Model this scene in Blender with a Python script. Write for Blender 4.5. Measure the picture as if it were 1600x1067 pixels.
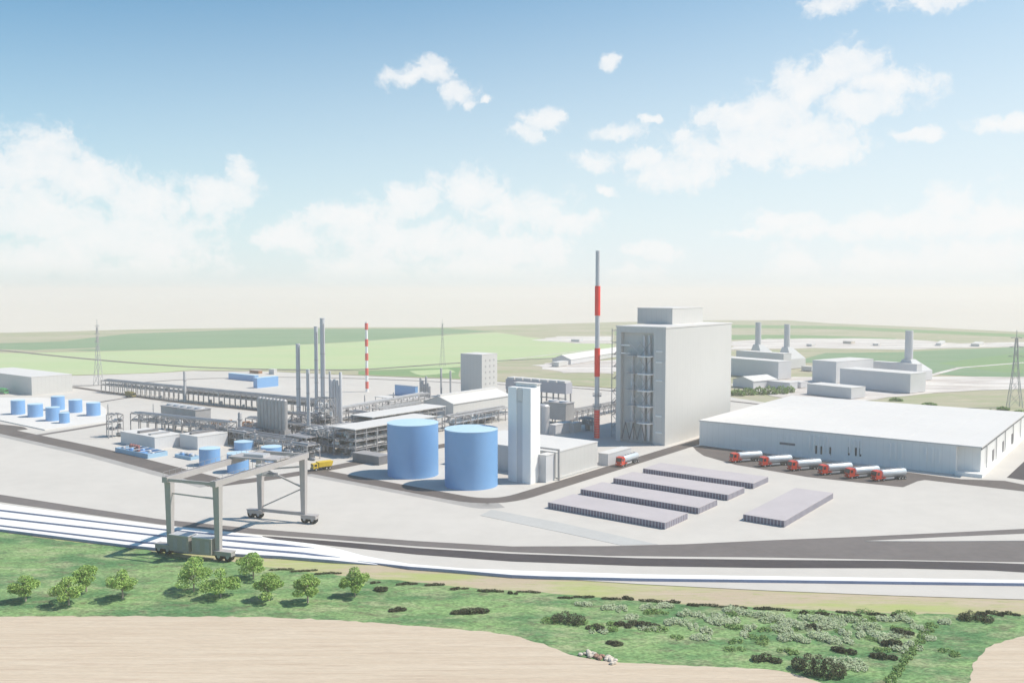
import bpy, bmesh, math, random
from mathutils import Vector, Matrix
R = math.radians
random.seed(7)
SC = bpy.context.scene
for o in list(bpy.data.objects):
    bpy.data.objects.remove(o)
COL = SC.collection

# ------------------------------------------------------------------ camera
IW, IH, FPX, HOR, CAMH = 1600.0, 1067.0, 1380.0, 455.0, 62.0
PITCH = math.atan((IH / 2 - HOR) / FPX)
cam = bpy.data.cameras.new('camera')
cam.sensor_width = 36.0
cam.lens = 36.0 * FPX / IW
cam.clip_start = 1.0
cam.clip_end = 60000.0
camo = bpy.data.objects.new('camera', cam)
COL.objects.link(camo)
camo.location = (0, 0, CAMH)
camo.rotation_euler = (R(90) - PITCH, 0, 0)
SC.camera = camo

# ------------------------------------------------------------------ light
EXPO = 0.42
SKY_STRENGTH = 0.10
SUN_EL, SUN_AZ = 53.0, 86.0          # azimuth clockwise from +Y
SC.view_settings.view_transform = 'Standard'
SC.view_settings.look = 'None'
SC.view_settings.exposure = EXPO
SC.view_settings.gamma = 1.0
sun = bpy.data.lights.new('sun', 'SUN')
sun.energy = 4.0
sun.angle = R(0.53)
sun.color = (1.0, 0.905, 0.78)
suno = bpy.data.objects.new('sun', sun)
COL.objects.link(suno)
sdir = Vector((math.sin(R(SUN_AZ)) * math.cos(R(SUN_EL)), math.cos(R(SUN_AZ)) * math.cos(R(SUN_EL)), math.sin(R(SUN_EL))))
suno.rotation_euler = (-sdir).to_track_quat('-Z', 'Y').to_euler()
suno.location = sdir * 300

SC.render.engine = 'CYCLES'
SC.cycles.use_denoising = True
try:
    SC.cycles.denoiser = 'OPENIMAGEDENOISE'
except Exception:
    pass
SC.cycles.max_bounces = 6
SC.cycles.diffuse_bounces = 3
SC.cycles.glossy_bounces = 3
SC.cycles.transmission_bounces = 2
SC.cycles.volume_bounces = 1
SC.cycles.volume_step_rate = 4.0
SC.cycles.sample_clamp_indirect = 6.0


class NT:
    """short-hand for building node trees"""
    def __init__(s, tree):
        s.t = tree; s.n = tree.nodes; s.l = tree.links
    def add(s, typ, **kw):
        nd = s.n.new(typ)
        for k, v in kw.items():
            setattr(nd, k, v)
        return nd
    def put(s, sock, v):
        if isinstance(v, bpy.types.NodeSocket):
            s.l.new(v, sock)
        else:
            sock.default_value = v
    def math(s, op, a, b=0.0, c=0.0, clamp=False):
        nd = s.add('ShaderNodeMath', operation=op, use_clamp=clamp)
        s.put(nd.inputs[0], a); s.put(nd.inputs[1], b); s.put(nd.inputs[2], c)
        return nd.outputs[0]
    def vec(s, op, a, b=(0, 0, 0), c=(0, 0, 0)):
        nd = s.add('ShaderNodeVectorMath', operation=op)
        s.put(nd.inputs[0], a); s.put(nd.inputs[1], b)
        if op == 'MULTIPLY_ADD':
            s.put(nd.inputs[2], c)
        return nd.outputs['Value'] if op in ('LENGTH', 'DOT_PRODUCT') else nd.outputs[0]
    def mix(s, f, a, b):
        nd = s.add('ShaderNodeMix', data_type='RGBA')
        s.put(nd.inputs[0], f); s.put(nd.inputs[6], a); s.put(nd.inputs[7], b)
        return nd.outputs[2]
    def noise(s, vec, scale, detail=3.0, rough=0.55):
        nd = s.add('ShaderNodeTexNoise')
        s.put(nd.inputs['Vector'], vec)
        nd.inputs['Scale'].default_value = scale
        nd.inputs['Detail'].default_value = detail
        nd.inputs['Roughness'].default_value = rough
        return nd
    def ss(s, x, lo, hi):
        nd = s.add('ShaderNodeMapRange', interpolation_type='SMOOTHSTEP')
        s.put(nd.inputs[0], x); nd.inputs[1].default_value = lo; nd.inputs[2].default_value = hi
        return nd.outputs[0]


# ------------------------------------------------------------------ sky with clouds
world = bpy.data.worlds.new('World')
SC.world = world
world.use_nodes = True
world.cycles.sampling_method = 'MANUAL'
world.cycles.sample_map_resolution = 512
W = NT(world.node_tree)
W.n.clear()
w_out = W.add('ShaderNodeOutputWorld')
w_bg = W.add('ShaderNodeBackground')
w_bg.inputs['Strength'].default_value = SKY_STRENGTH
W.l.new(w_bg.outputs[0], w_out.inputs[0])
sky = W.add('ShaderNodeTexSky', sky_type='NISHITA')
sky.sun_disc = False
sky.sun_elevation = R(SUN_EL)
sky.sun_rotation = R(SUN_AZ)
sky.air_density = 1.0
sky.dust_density = 1.2
sky.ozone_density = 3.0
tc = W.add('ShaderNodeTexCoord')
sp = W.add('ShaderNodeSeparateXYZ')
W.l.new(tc.outputs['Generated'], sp.inputs[0])
dx, dy, dz = sp.outputs[0], sp.outputs[1], sp.outputs[2]
hyp = W.math('SQRT', W.math('ADD', W.math('MULTIPLY', dx, dx), W.math('MULTIPLY', dy, dy)))
az = W.math('ARCTAN2', dx, dy)
el = W.math('ARCTAN2', dz, hyp)
cb = W.add('ShaderNodeCombineXYZ')
W.put(cb.inputs[0], az); W.put(cb.inputs[1], el)
P = cb.outputs[0]
wn1 = W.noise(P, 14.0, 4.0, 0.6)
wn2 = W.noise(W.vec('ADD', P, (3.1, 7.7, 1.3)), 55.0, 4.0, 0.65)
wp = W.vec('MULTIPLY_ADD', W.vec('SUBTRACT', wn1.outputs['Color'], (0.5, 0.5, 0.5)), (0.05, 0.03, 0), P)
wp = W.vec('MULTIPLY_ADD', W.vec('SUBTRACT', wn2.outputs['Color'], (0.5, 0.5, 0.5)), (0.016, 0.012, 0), wp)
CLOUDS = [
    (60,250,75,50),(0,262,80,55),(130,285,85,45),(220,315,90,48),(340,312,62,34),(376,274,26,30),(60,340,150,60),
    (200,365,150,50),(60,410,130,50),(250,425,120,40),
    (730,300,75,38),(640,322,62,35),(810,332,95,40),(540,342,85,28),(450,367,60,32),(885,347,60,24),(620,372,150,40),
    (800,392,100,35),(560,422,90,36),(750,424,120,34),
    (640,116,54,17),(682,110,36,21),(716,142,27,24),(736,158,14,14),(755,149,9,8),(955,96,14,14),(852,185,42,20),
    (822,206,28,16),(972,202,42,15),(1012,186,16,8),
    (1322,105,52,36),(1260,132,62,42),(1385,132,75,27),(1432,126,40,20),(1350,162,82,26),(1200,167,72,36),(1150,188,72,30),
    (1240,203,115,36),(1180,232,115,36),(1100,243,85,36),(1050,273,72,30),(932,251,50,17),(1012,246,42,20),(1060,219,30,12),
    (1280,236,85,25),(940,298,24,9),(1440,205,32,10),(1572,193,48,15),
    (1480,322,46,32),(1450,347,72,30),(1545,342,85,36),(1380,352,82,22),(1220,349,56,19),(1168,369,46,11),(1300,362,72,20),
    (1530,402,125,45),(1400,422,125,34),(1230,422,42,35),(1025,392,56,19),(990,430,52,22),
    (1300,6,42,20),(1335,-12,62,22),(1470,-6,78,22),(1440,12,22,15),
    (-120,300,130,80),(-260,360,160,70),(1720,330,130,60),(1850,250,150,50),(1900,400,180,50)]
dmin = None
for (u, v, rx, ry) in CLOUDS:
    X = u - IW / 2
    Yc = FPX * math.cos(PITCH) + (IH / 2 - v) * math.sin(PITCH)
    Z = -FPX * math.sin(PITCH) + (IH / 2 - v) * math.cos(PITCH)
    a0 = math.atan2(X, Yc); e0 = math.atan2(Z, math.hypot(X, Yc))
    sx, sy = FPX / rx, FPX / ry
    d = W.vec('LENGTH', W.vec('MULTIPLY_ADD', wp, (sx, sy, 0), (-a0 * sx, -e0 * sy, 0)))
    dmin = d if dmin is None else W.math('SMOOTH_MIN', dmin, d, 0.18)
fb = W.noise(W.vec('ADD', wp, (9.0, 2.0, 4.0)), 30.0, 9.0, 0.66)
dens = W.math('ADD', dmin, W.math('MULTIPLY', W.math('SUBTRACT', fb.outputs['Fac'], 0.5), 2.9))
mask = W.ss(dens, 1.14, 0.52)
soft = W.ss(dens, 1.0, 0.1)
fb2 = W.noise(W.vec('ADD', P, (1.0, 5.0, 2.0)), 40.0, 5.0, 0.6)
alpha = W.math('MULTIPLY', mask, W.math('MULTIPLY_ADD', soft, 0.30, 0.50))
alpha = W.math('MULTIPLY', alpha, W.math('MULTIPLY_ADD', fb2.outputs['Fac'], 0.7, 0.68), clamp=True)
alpha = W.math('MULTIPLY', alpha, W.ss(el, 0.0, 0.03))
CLOUD_L = 7.3
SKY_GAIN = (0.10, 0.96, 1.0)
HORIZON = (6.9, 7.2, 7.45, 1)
hs = W.add('ShaderNodeHueSaturation')
hs.inputs['Saturation'].default_value = 1.25
W.l.new(sky.outputs[0], hs.inputs['Color'])
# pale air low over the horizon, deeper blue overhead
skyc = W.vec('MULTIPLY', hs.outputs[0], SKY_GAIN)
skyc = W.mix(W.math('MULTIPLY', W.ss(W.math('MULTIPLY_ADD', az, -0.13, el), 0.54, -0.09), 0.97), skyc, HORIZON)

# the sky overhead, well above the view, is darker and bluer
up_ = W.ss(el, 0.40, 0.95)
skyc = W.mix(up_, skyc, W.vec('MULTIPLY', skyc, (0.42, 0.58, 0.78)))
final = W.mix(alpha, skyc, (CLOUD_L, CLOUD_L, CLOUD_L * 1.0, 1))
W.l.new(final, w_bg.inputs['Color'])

# ------------------------------------------------------------------ site frame and pixel survey
TH = R(-37.2)
AX = Vector((math.cos(TH), math.sin(TH))); BX = Vector((-math.sin(TH), math.cos(TH)))
cp, spp = math.cos(PITCH), math.sin(PITCH)
def at(u, v, z=0.0):
    """survey: the point at height z seen at (u, v) of the 1600 x 1067 photograph"""
    r = Vector((u - IW / 2, FPX * cp + (IH / 2 - v) * spp, -FPX * spp + (IH / 2 - v) * cp))
    t = (z - CAMH) / r.z
    return Vector((r.x * t, r.y * t, z))
def zat(u, v, p):
    r = Vector((u - IW / 2, FPX * cp + (IH / 2 - v) * spp, -FPX * spp + (IH / 2 - v) * cp))
    return CAMH + r.z * math.hypot(p.x, p.y) / math.hypot(r.x, r.y)
def upx(p):
    d = p.y * cp - (p.z - CAMH) * spp
    return IW / 2 + FPX * p.x / d
def site(a, b, z=0.0):
    return Vector((a * AX.x + b * BX.x, a * AX.y + b * BX.y, z))
def dirs(rot=0.0):
    t = TH + rot
    return Vector((math.cos(t), math.sin(t), 0)), Vector((-math.sin(t), math.cos(t), 0))
def reach(p, d, u):
    """length along d from p until the image column is u"""
    f0 = upx(p) - u
    lo, hi = 0.0, 400.0
    for _ in range(60):
        m = (lo + hi) / 2
        if (upx(p + d * m) - u) * f0 > 0: lo = m
        else: hi = m
    return lo
def dep(p):
    return p.y * cp + (CAMH - p.z) * spp
def corner(u, v, ul, ur, vt, rot=0.0):
    p = at(u, v)
    a, b = dirs(rot)
    return p, reach(p, -a, ul), reach(p, b, ur), zat(u, vt, p)

# ------------------------------------------------------------------ materials
MATS = {}
def pmat(name, col, rough=0.6, var=0.06, scale=0.15, metal=0.0, spec=0.4, lines=0.0, pitch=1.5, stretch=(1, 1, 1), bump=0.0):
    """painted or plain surface: slow tone noise plus optional cladding seams in object space"""
    m = bpy.data.materials.new(name); m.use_nodes = True
    T = NT(m.node_tree)
    bs = T.n['Principled BSDF']
    tco = T.add('ShaderNodeTexCoord')
    v = T.vec('MULTIPLY', tco.outputs['Object'], stretch)
    n1 = T.noise(v, scale, 5.0, 0.6)
    n2 = T.noise(v, scale * 9.0, 3.0, 0.6)
    f = T.math('MULTIPLY_ADD', n1.outputs['Fac'], 0.65, T.math('MULTIPLY', n2.outputs['Fac'], 0.35))
    f = T.ss(f, 0.32, 0.68)
    lo = tuple(c * (1 - var) for c in col) + (1,)
    hi = tuple(min(1, c * (1 + var)) for c in col) + (1,)
    c = T.mix(f, lo, hi)
    if lines > 0:
        s = T.add('ShaderNodeSeparateXYZ'); T.l.new(tco.outputs['Object'], s.inputs[0])
        q = T.math('FRACT', T.math('DIVIDE', T.math('ADD', T.math('ADD', s.outputs[0], s.outputs[1]), 1000.0), pitch))
        ln = T.math('LESS_THAN', q, 0.10)
        c = T.mix(T.math('MULTIPLY', ln, lines), c, tuple(x * 0.6 for x in col) + (1,))
    T.l.new(c, bs.inputs['Base Color'])
    bs.inputs['Roughness'].default_value = rough
    bs.inputs['Metallic'].default_value = metal
    bs.inputs['Specular IOR Level'].default_value = spec
    if bump > 0:
        bn = T.add('ShaderNodeBump'); bn.inputs['Strength'].default_value = bump; bn.inputs['Distance'].default_value = 0.3
        T.l.new(n2.outputs['Fac'], bn.inputs['Height']); T.l.new(bn.outputs[0], bs.inputs['Normal'])
    MATS[name] = m
    return m
def gmat(name, cols, scale, stretch=(1, 1, 1), rot=0.0, fine=8.0, rough=0.95, bump=0.0, contrast=(0.38, 0.62), speck=0.0):
    """natural ground: three or four tones mixed by stretched noise in world space"""
    m = bpy.data.materials.new(name); m.use_nodes = True
    T = NT(m.node_tree)
    bs = T.n['Principled BSDF']
    g = T.add('ShaderNodeNewGeometry')
    mp = T.add('ShaderNodeMapping'); T.l.new(g.outputs['Position'], mp.inputs[0])
    mp.inputs['Rotation'].default_value = (0, 0, rot); mp.inputs['Scale'].default_value = stretch
    v = mp.outputs[0]
    n1 = T.noise(v, scale, 6.0, 0.6); n2 = T.noise(T.vec('ADD', v, (31, 17, 5)), scale * 2.7, 5.0, 0.65)
    n3 = T.noise(T.vec('ADD', v, (7, 57, 3)), scale * fine, 4.0, 0.65)
    c = T.mix(T.ss(n1.outputs['Fac'], *contrast), cols[0] + (1,), cols[1] + (1,))
    c = T.mix(T.math('MULTIPLY', T.ss(n2.outputs['Fac'], 0.45, 0.7), 0.75), c, cols[2] + (1,))
    if len(cols) > 3:
        c = T.mix(T.math('MULTIPLY', T.ss(n3.outputs['Fac'], 0.52, 0.70), 0.8), c, cols[3] + (1,))
    if speck:
        n4 = T.noise(T.vec('ADD', v, (91, 7, 13)), scale*26, 3.0, 0.7)
        k = T.math('MULTIPLY_ADD', T.ss(n4.outputs['Fac'], 0.3, 0.7), 2*speck, 1-speck)
        vm = T.vec('SCALE', c); T.l.new(k, vm.node.inputs[3]); c = vm
    T.l.new(c, bs.inputs['Base Color'])
    bs.inputs['Roughness'].default_value = rough
    bs.inputs['Specular IOR Level'].default_value = 0.1
    if bump > 0:
        bn = T.add('ShaderNodeBump'); bn.inputs['Strength'].default_value = bump; bn.inputs['Distance'].default_value = 0.6
        T.l.new(n3.outputs['Fac'], bn.inputs['Height']); T.l.new(bn.outputs[0], bs.inputs['Normal'])
    MATS[name] = m
    return m
def leafmat(name, cols, scale=0.6):
    m = bpy.data.materials.new(name); m.use_nodes = True
    T = NT(m.node_tree)
    bs = T.n['Principled BSDF']
    g = T.add('ShaderNodeNewGeometry')
    n1 = T.noise(g.outputs['Position'], scale, 3.0)
    c = T.mix(T.ss(n1.outputs['Fac'], 0.35, 0.65), cols[0] + (1,), cols[1] + (1,))
    c = T.mix(T.math('MULTIPLY', g.outputs['Random Per Island'], 0.8), c, cols[2] + (1,))
    T.l.new(c, bs.inputs['Base Color'])
    bs.inputs['Roughness'].default_value = 0.8
    bs.inputs['Specular IOR Level'].default_value = 0.15
    MATS[name] = m
    return m
pmat('concrete', (0.548, 0.518, 0.484), 0.9, 0.05, 0.02, spec=0.1)
pmat('slab', (0.47, 0.465, 0.455), 0.9, 0.05, 0.08, spec=0.1)
pmat('pad', (0.66, 0.64, 0.62), 0.9, 0.04, 0.06, spec=0.1)
pmat('ballast', (0.77, 0.76, 0.745), 0.95, 0.05, 0.2, spec=0.1)
pmat('asphalt', (0.135, 0.118, 0.112), 0.9, 0.12, 0.06, spec=0.15)
pmat('asphalt_pale', (0.165, 0.148, 0.145), 0.9, 0.10, 0.05, spec=0.15)
pmat('asphalt_dark', (0.072, 0.063, 0.068), 0.85, 0.12, 0.06, spec=0.2)
pmat('shoulder', (0.36, 0.345, 0.335), 0.9, 0.12, 0.12, spec=0.1)
pmat('line_paint', (0.62, 0.60, 0.59), 0.8, 0.05, 0.2)
pmat('clad', (0.565, 0.557, 0.546), 0.55, 0.025, 0.03, lines=0.16, pitch=2.4)
pmat('clad_grey', (0.60, 0.60, 0.62), 0.55, 0.03, 0.05, lines=0.2, pitch=1.2)
pmat('white', (0.84, 0.835, 0.83), 0.5, 0.03, 0.04)
pmat('roof', (0.64, 0.622, 0.607), 0.7, 0.03, 0.025)
pmat('steel', (0.40, 0.395, 0.405), 0.5, 0.10, 0.3, metal=0.3)
pmat('steel_dark', (0.19, 0.185, 0.20), 0.6, 0.12, 0.3)
pmat('steel_mid', (0.33, 0.32, 0.33), 0.6, 0.12, 0.3)
pmat('steel_light', (0.52, 0.52, 0.54), 0.45, 0.06, 0.2, metal=0.2)
pmat('lav', (0.40, 0.40, 0.45), 0.6, 0.04, 0.1)
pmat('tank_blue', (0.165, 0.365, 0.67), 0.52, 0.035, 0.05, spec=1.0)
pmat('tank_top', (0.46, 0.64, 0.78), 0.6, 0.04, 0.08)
pmat('bund_blue', (0.33, 0.50, 0.66), 0.7, 0.10, 0.2)
pmat('red', (0.88, 0.045, 0.03), 0.45, 0.08, 0.3)
pmat('red_far', (0.75, 0.14, 0.11), 0.5, 0.08, 0.3)
pmat('cab_red', (0.62, 0.055, 0.025), 0.35, 0.06, 0.8)
pmat('tank_steel', (0.62, 0.66, 0.70), 0.35, 0.05, 0.5, metal=0.35)
pmat('rubber', (0.022, 0.022, 0.023), 0.85, 0.2, 1.0)
pmat('glass', (0.03, 0.035, 0.04), 0.1, 0.05, 0.5, spec=0.6)
pmat('yellow', (0.72, 0.50, 0.03), 0.45, 0.08, 0.5)
pmat('olive', (0.20, 0.17, 0.06), 0.8, 0.2, 0.5)
pmat('green_paint', (0.07, 0.34, 0.12), 0.5, 0.1, 0.3)
pmat('rust', (0.30, 0.155, 0.085), 0.85, 0.3, 0.4)
pmat('redbrown', (0.30, 0.12, 0.11), 0.7, 0.15, 0.4)
pmat('crane_grey', (0.41, 0.385, 0.38), 0.5, 0.06, 0.2)
pmat('crane_green', (0.34, 0.315, 0.29), 0.6, 0.08, 0.25)
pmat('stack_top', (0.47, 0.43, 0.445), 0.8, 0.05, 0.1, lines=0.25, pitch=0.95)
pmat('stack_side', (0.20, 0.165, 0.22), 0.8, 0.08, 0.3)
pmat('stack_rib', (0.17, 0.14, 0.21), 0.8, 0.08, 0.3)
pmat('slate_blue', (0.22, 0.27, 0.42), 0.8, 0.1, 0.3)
pmat('clad_bright', (0.82, 0.815, 0.805), 0.55, 0.025, 0.03, lines=0.14, pitch=2.4)
pmat('pylon_grey', (0.42, 0.42, 0.43), 0.6, 0.05, 0.2)
pmat('shaft', (0.52, 0.53, 0.56), 0.55, 0.05, 0.1)
pmat('dark_opening', (0.045, 0.045, 0.05), 0.8, 0.1, 0.4)
pmat('bark', (0.36, 0.31, 0.26), 0.95, 0.2, 1.5)
pmat('stone', (0.56, 0.50, 0.43), 0.95, 0.2, 0.6)
pmat('stone_dark', (0.33, 0.2, 0.15), 0.95, 0.2, 0.6)
gmat('plain_far', [(0.62, 0.575, 0.52), (0.605, 0.56, 0.505), (0.61, 0.57, 0.515)], 0.002, (1, 3, 1))
gmat('terrain', [(0.34, 0.34, 0.22), (0.42, 0.38, 0.29), (0.28, 0.34, 0.18), (0.48, 0.42, 0.33)], 0.006, (1, 2.2, 1), 0.1)
gmat('green_dark', [(0.17, 0.275, 0.155), (0.195, 0.295, 0.175), (0.22, 0.29, 0.18)], 0.004, (1, 3, 1))
gmat('green_light', [(0.40, 0.50, 0.27), (0.43, 0.505, 0.295), (0.46, 0.50, 0.29)], 0.004, (1, 3, 1))
gmat('green_mid', [(0.17, 0.29, 0.13), (0.2, 0.31, 0.14), (0.22, 0.29, 0.15)], 0.004, (1, 3, 1))
gmat('pale_yard', [(0.68, 0.64, 0.60), (0.50, 0.45, 0.42), (0.74, 0.72, 0.70), (0.40, 0.37, 0.38)], 0.018, (0.5, 2.2, 1), 0.1)
gmat('verge', [(0.46, 0.38, 0.28), (0.38, 0.42, 0.17), (0.50, 0.42, 0.32), (0.34, 0.36, 0.17)], 0.09, (0.3, 1.6, 1), R(-12), bump=0.3)
gmat('grass', [(0.095, 0.20, 0.085), (0.21, 0.33, 0.135), (0.34, 0.37, 0.21), (0.16, 0.17, 0.10)], 0.10, (0.5, 1.15, 1), R(-8), 5.0, bump=1.0, contrast=(0.38, 0.60), speck=0.4)
gmat('sand', [(0.54, 0.445, 0.345), (0.58, 0.488, 0.385), (0.515, 0.415, 0.32), (0.47, 0.37, 0.285)], 0.22, (0.10, 2.6, 1), R(-4), 2.5, bump=0.45, speck=0.12)
leafmat('leaf', [(0.18, 0.36, 0.085), (0.29, 0.47, 0.12), (0.40, 0.50, 0.17)])
leafmat('leaf_hedge', [(0.14, 0.28, 0.08), (0.22, 0.36, 0.12), (0.3, 0.38, 0.15)])
leafmat('leaf_pale', [(0.40, 0.48, 0.29), (0.31, 0.43, 0.21), (0.53, 0.56, 0.41)])
leafmat('leaf_shade', [(0.062, 0.062, 0.042), (0.09, 0.115, 0.055), (0.12, 0.12, 0.075)])  # shadow arcs beside the bushes are put into this dark leaf colour

# ------------------------------------------------------------------ mesh helpers
class MB:
    def __init__(s):
        s.v = []; s.f = []
    def _add(s, vs, fs):
        o = len(s.v); s.v += [tuple(x) for x in vs]; s.f += [tuple(i + o for i in q) for q in fs]; return s
    def box(s, x0, x1, y0, y1, z0, z1):
        return s._add([(x0,y0,z0),(x1,y0,z0),(x1,y1,z0),(x0,y1,z0),(x0,y0,z1),(x1,y0,z1),(x1,y1,z1),(x0,y1,z1)],
                      [(3,2,1,0),(4,5,6,7),(0,1,5,4),(1,2,6,5),(2,3,7,6),(3,0,4,7)])
    def prism(s, pts, z0, z1):
        n = len(pts)
        ar = sum(pts[i][0]*pts[(i+1)%n][1]-pts[(i+1)%n][0]*pts[i][1] for i in range(n))
        if ar < 0: pts = pts[::-1]
        return s._add([(p[0],p[1],z0) for p in pts]+[(p[0],p[1],z1) for p in pts],
                      [tuple(range(n-1,-1,-1)), tuple(range(n,2*n))]+[(i,(i+1)%n,n+(i+1)%n,n+i) for i in range(n)])
    def flat(s, pts, z):
        n = len(pts)
        ar = sum(pts[i][0]*pts[(i+1)%n][1]-pts[(i+1)%n][0]*pts[i][1] for i in range(n))
        if ar < 0: pts = pts[::-1]
        return s._add([(p[0],p[1],z) for p in pts], [tuple(range(n))])
    def frustum(s, x, y, z0, z1, r0, r1=None, n=20):
        r1 = r0 if r1 is None else r1
        vs = [(x+r0*math.cos(2*math.pi*i/n), y+r0*math.sin(2*math.pi*i/n), z0) for i in range(n)] + \
             [(x+r1*math.cos(2*math.pi*i/n), y+r1*math.sin(2*math.pi*i/n), z1) for i in range(n)]
        return s._add(vs, [tuple(range(n-1,-1,-1)), tuple(range(n,2*n))]+[(i,(i+1)%n,n+(i+1)%n,n+i) for i in range(n)])
    def lathe(s, x, y, prof, n=20, axis='z'):
        vs = []; k = len(prof)
        for r, z in prof:
            for i in range(n):
                c, q = r*math.cos(2*math.pi*i/n), r*math.sin(2*math.pi*i/n)
                vs.append((x+c, y+q, z) if axis == 'z' else (z, x+c, y+q))
        fs = [tuple(range(n-1,-1,-1)), tuple(range((k-1)*n, k*n))]
        for j in range(k-1):
            for i in range(n):
                fs.append((j*n+i, j*n+(i+1)%n, (j+1)*n+(i+1)%n, (j+1)*n+i))
        return s._add(vs, fs)
    def bar(s, p, q, w, h=None, n=4):
        """straight bar from p to q; n=4 rectangular, else round with radius w"""
        p = Vector(p); q = Vector(q); d = q - p
        if d.length < 1e-6: return s
        d.normalize()
        up = Vector((0,0,1)) if abs(d.z) < 0.95 else Vector((1,0,0))
        x = d.cross(up).normalized(); y = x.cross(d).normalized()
        if n == 4:
            h = w if h is None else h
            off = [x*w/2*a + y*h/2*b for a, b in ((-1,-1),(1,-1),(1,1),(-1,1))]
        else:
            off = [x*w*math.cos(2*math.pi*i/n)+y*w*math.sin(2*math.pi*i/n) for i in range(n)]
        return s._add([p+o for o in off]+[q+o for o in off],
                      [tuple(range(n)), tuple(range(2*n-1,n-1,-1))]+[(i,n+i,n+(i+1)%n,(i+1)%n) for i in range(n)])
    def strip(s, pts, w, z):
        L, Rr = [], []
        n = len(pts)
        for i in range(n):
            a = Vector(pts[max(0,i-1)][:2]); b = Vector(pts[min(n-1,i+1)][:2])
            d = (b-a).normalized(); nn = Vector((-d.y, d.x)); p = Vector(pts[i][:2])
            L.append(p+nn*w/2); Rr.append(p-nn*w/2)
        vs = [(p.x,p.y,z) for p in Rr]+[(p.x,p.y,z) for p in L]
        return s._add(vs, [(i,i+1,n+i+1,n+i) for i in range(n-1)])
    def build(s, name, mat, parent=None, smooth=False, loc=None, rot=None):
        me = bpy.data.meshes.new(name)
        me.from_pydata(s.v, [], s.f)
        me.update()
        if smooth:
            me.polygons.foreach_set('use_smooth', [True]*len(me.polygons))
            try: me.set_sharp_from_angle(angle=R(40))
            except Exception: pass
        me.materials.append(MATS[mat] if isinstance(mat, str) else mat)
        o = bpy.data.objects.new(name, me)
        COL.objects.link(o)
        if parent: o.parent = parent
        if loc is not None: o.location = loc
        if rot is not None: o.rotation_euler = (0, 0, rot)
        return o
def thing(name, label, cat, loc, rot=0.0, group=None, abs_rot=None):
    o = bpy.data.objects.new(name, None); COL.objects.link(o)
    o.empty_display_size = 1
    o.location = loc; o.rotation_euler = (0, 0, TH + rot if abs_rot is None else abs_rot)
    tag(o, label, cat, group)
    return o
def tag(o, label, cat, group=None):
    o['label'] = label; o['category'] = cat
    if group: o['group'] = group
    return o
KIDS = {}
def copy_tree(o, loc, rotz, label=None, parent=None):
    c = o.copy(); COL.objects.link(c)
    if parent: c.parent = parent
    else:
        c.location = loc; c.rotation_euler = (0, 0, rotz)
        if label: c['label'] = label
    for ch in list(o.children):
        copy_tree(ch, None, None, None, c)
    return c
def struct(name, mb, mat, smooth=False):
    o = mb.build(name, mat, None, smooth); o['kind'] = 'structure'; return o
def px(pts, z=0.0):
    return [at(u, v, z) for u, v in pts]
def ragged(pts, step, amp, seed=0):
    """break up a straight traced outline so that a natural edge is uneven"""
    rnd = random.Random(seed); out = []
    n = len(pts)
    for i in range(n):
        a = Vector(pts[i][:2]); b = Vector(pts[(i+1)%n][:2]); d = b-a
        k = max(1, min(90, int(d.length/step))); nn = Vector((-d.y, d.x)).normalized() if d.length > 0 else Vector((0,0))
        for j in range(k):
            t = j/k
            out.append(a+d*t+nn*(rnd.uniform(-amp, amp) if j else 0))
    return out
def ragged_line(pts, step, amp, seed=0):
    rnd = random.Random(seed); out = []
    for i in range(len(pts)-1):
        a = Vector(pts[i][:2]); b = Vector(pts[i+1][:2]); d = b-a
        k = max(1, min(90, int(d.length/step))); nn = Vector((-d.y, d.x)).normalized()
        out += [a+d*j/k+nn*(rnd.uniform(-amp, amp) if j else 0) for j in range(k)]
    out.append(Vector(pts[-1][:2]))
    return out
def fillet(pts, r, n=8):
    """round the inner corners of a polyline"""
    out = [Vector(pts[0][:2])]
    for i in range(1, len(pts)-1):
        p = Vector(pts[i][:2]); a = (Vector(pts[i-1][:2])-p); b = (Vector(pts[i+1][:2])-p)
        rr = min(r, a.length*0.45, b.length*0.45); a.normalize(); b.normalize()
        for k in range(n+1):
            t = k/n
            out.append((p+a*rr)*(1-t)**2 + p*2*t*(1-t) + (p+b*rr)*t*t)
    out.append(Vector(pts[-1][:2]))
    return out

# ================================================================== SETTING
struct('ground', MB().flat([(-30000,-400),(30000,-400),(30000,45000),(-30000,45000)], -0.6), 'plain_far')
far_edge = [(-900,531),(-300,524),(0,519.5),(100,517.5),(200,514.5),(400,511.5),(560,511),(700,511),(800,507.5),(960,503),(1140,500),(1230,500),(1300,505),(1450,511),(1600,518.5),(1900,530),(2500,545)]
struct('terrain', MB().flat(px(far_edge) + [Vector((700,120)),Vector((500,-150)),Vector((-500,-150)),Vector((-700,120))], -0.40), 'terrain')
def field(name, pts, mat, z, amp=0.0, step=20, seed=1):
    p = px(pts)
    if amp: p = ragged(p, step, amp, seed)
    return struct(name, MB().flat(p, z), mat)
field('field', [(-250,546),(0,545),(150,548),(400,541.5),(560,533),(700,522),(775,517.5),(700,513),(400,514),(200,521),(100,533),(0,536),(-250,538)], 'green_dark', -0.34, 4, 40, 2)
field('field', [(-250,597),(0,590),(110,587),(240,582),(300,577),(420,577),(560,578),(700,574),(800,563),(870,560),(935,546),(960,545),(960,538),(860,531),(775,519),(700,523),(560,533.5),(400,542),(150,549),(40,551),(0,551),(-250,549)], 'green_light', -0.32, 3, 40, 3)
field('field', [(560,579),(640,576),(720,573),(720,596),(640,589),(560,585)], 'green_mid', -0.30, 2, 20, 4)
field('field', [(640,579),(700,576),(712,581),(660,586)], 'green_light', -0.26, 2, 12, 5)
field('field', [(1140,523),(1250,523),(1400,528),(1400,530),(1140,530)], 'green_mid', -0.30, 4, 40, 6)
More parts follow.
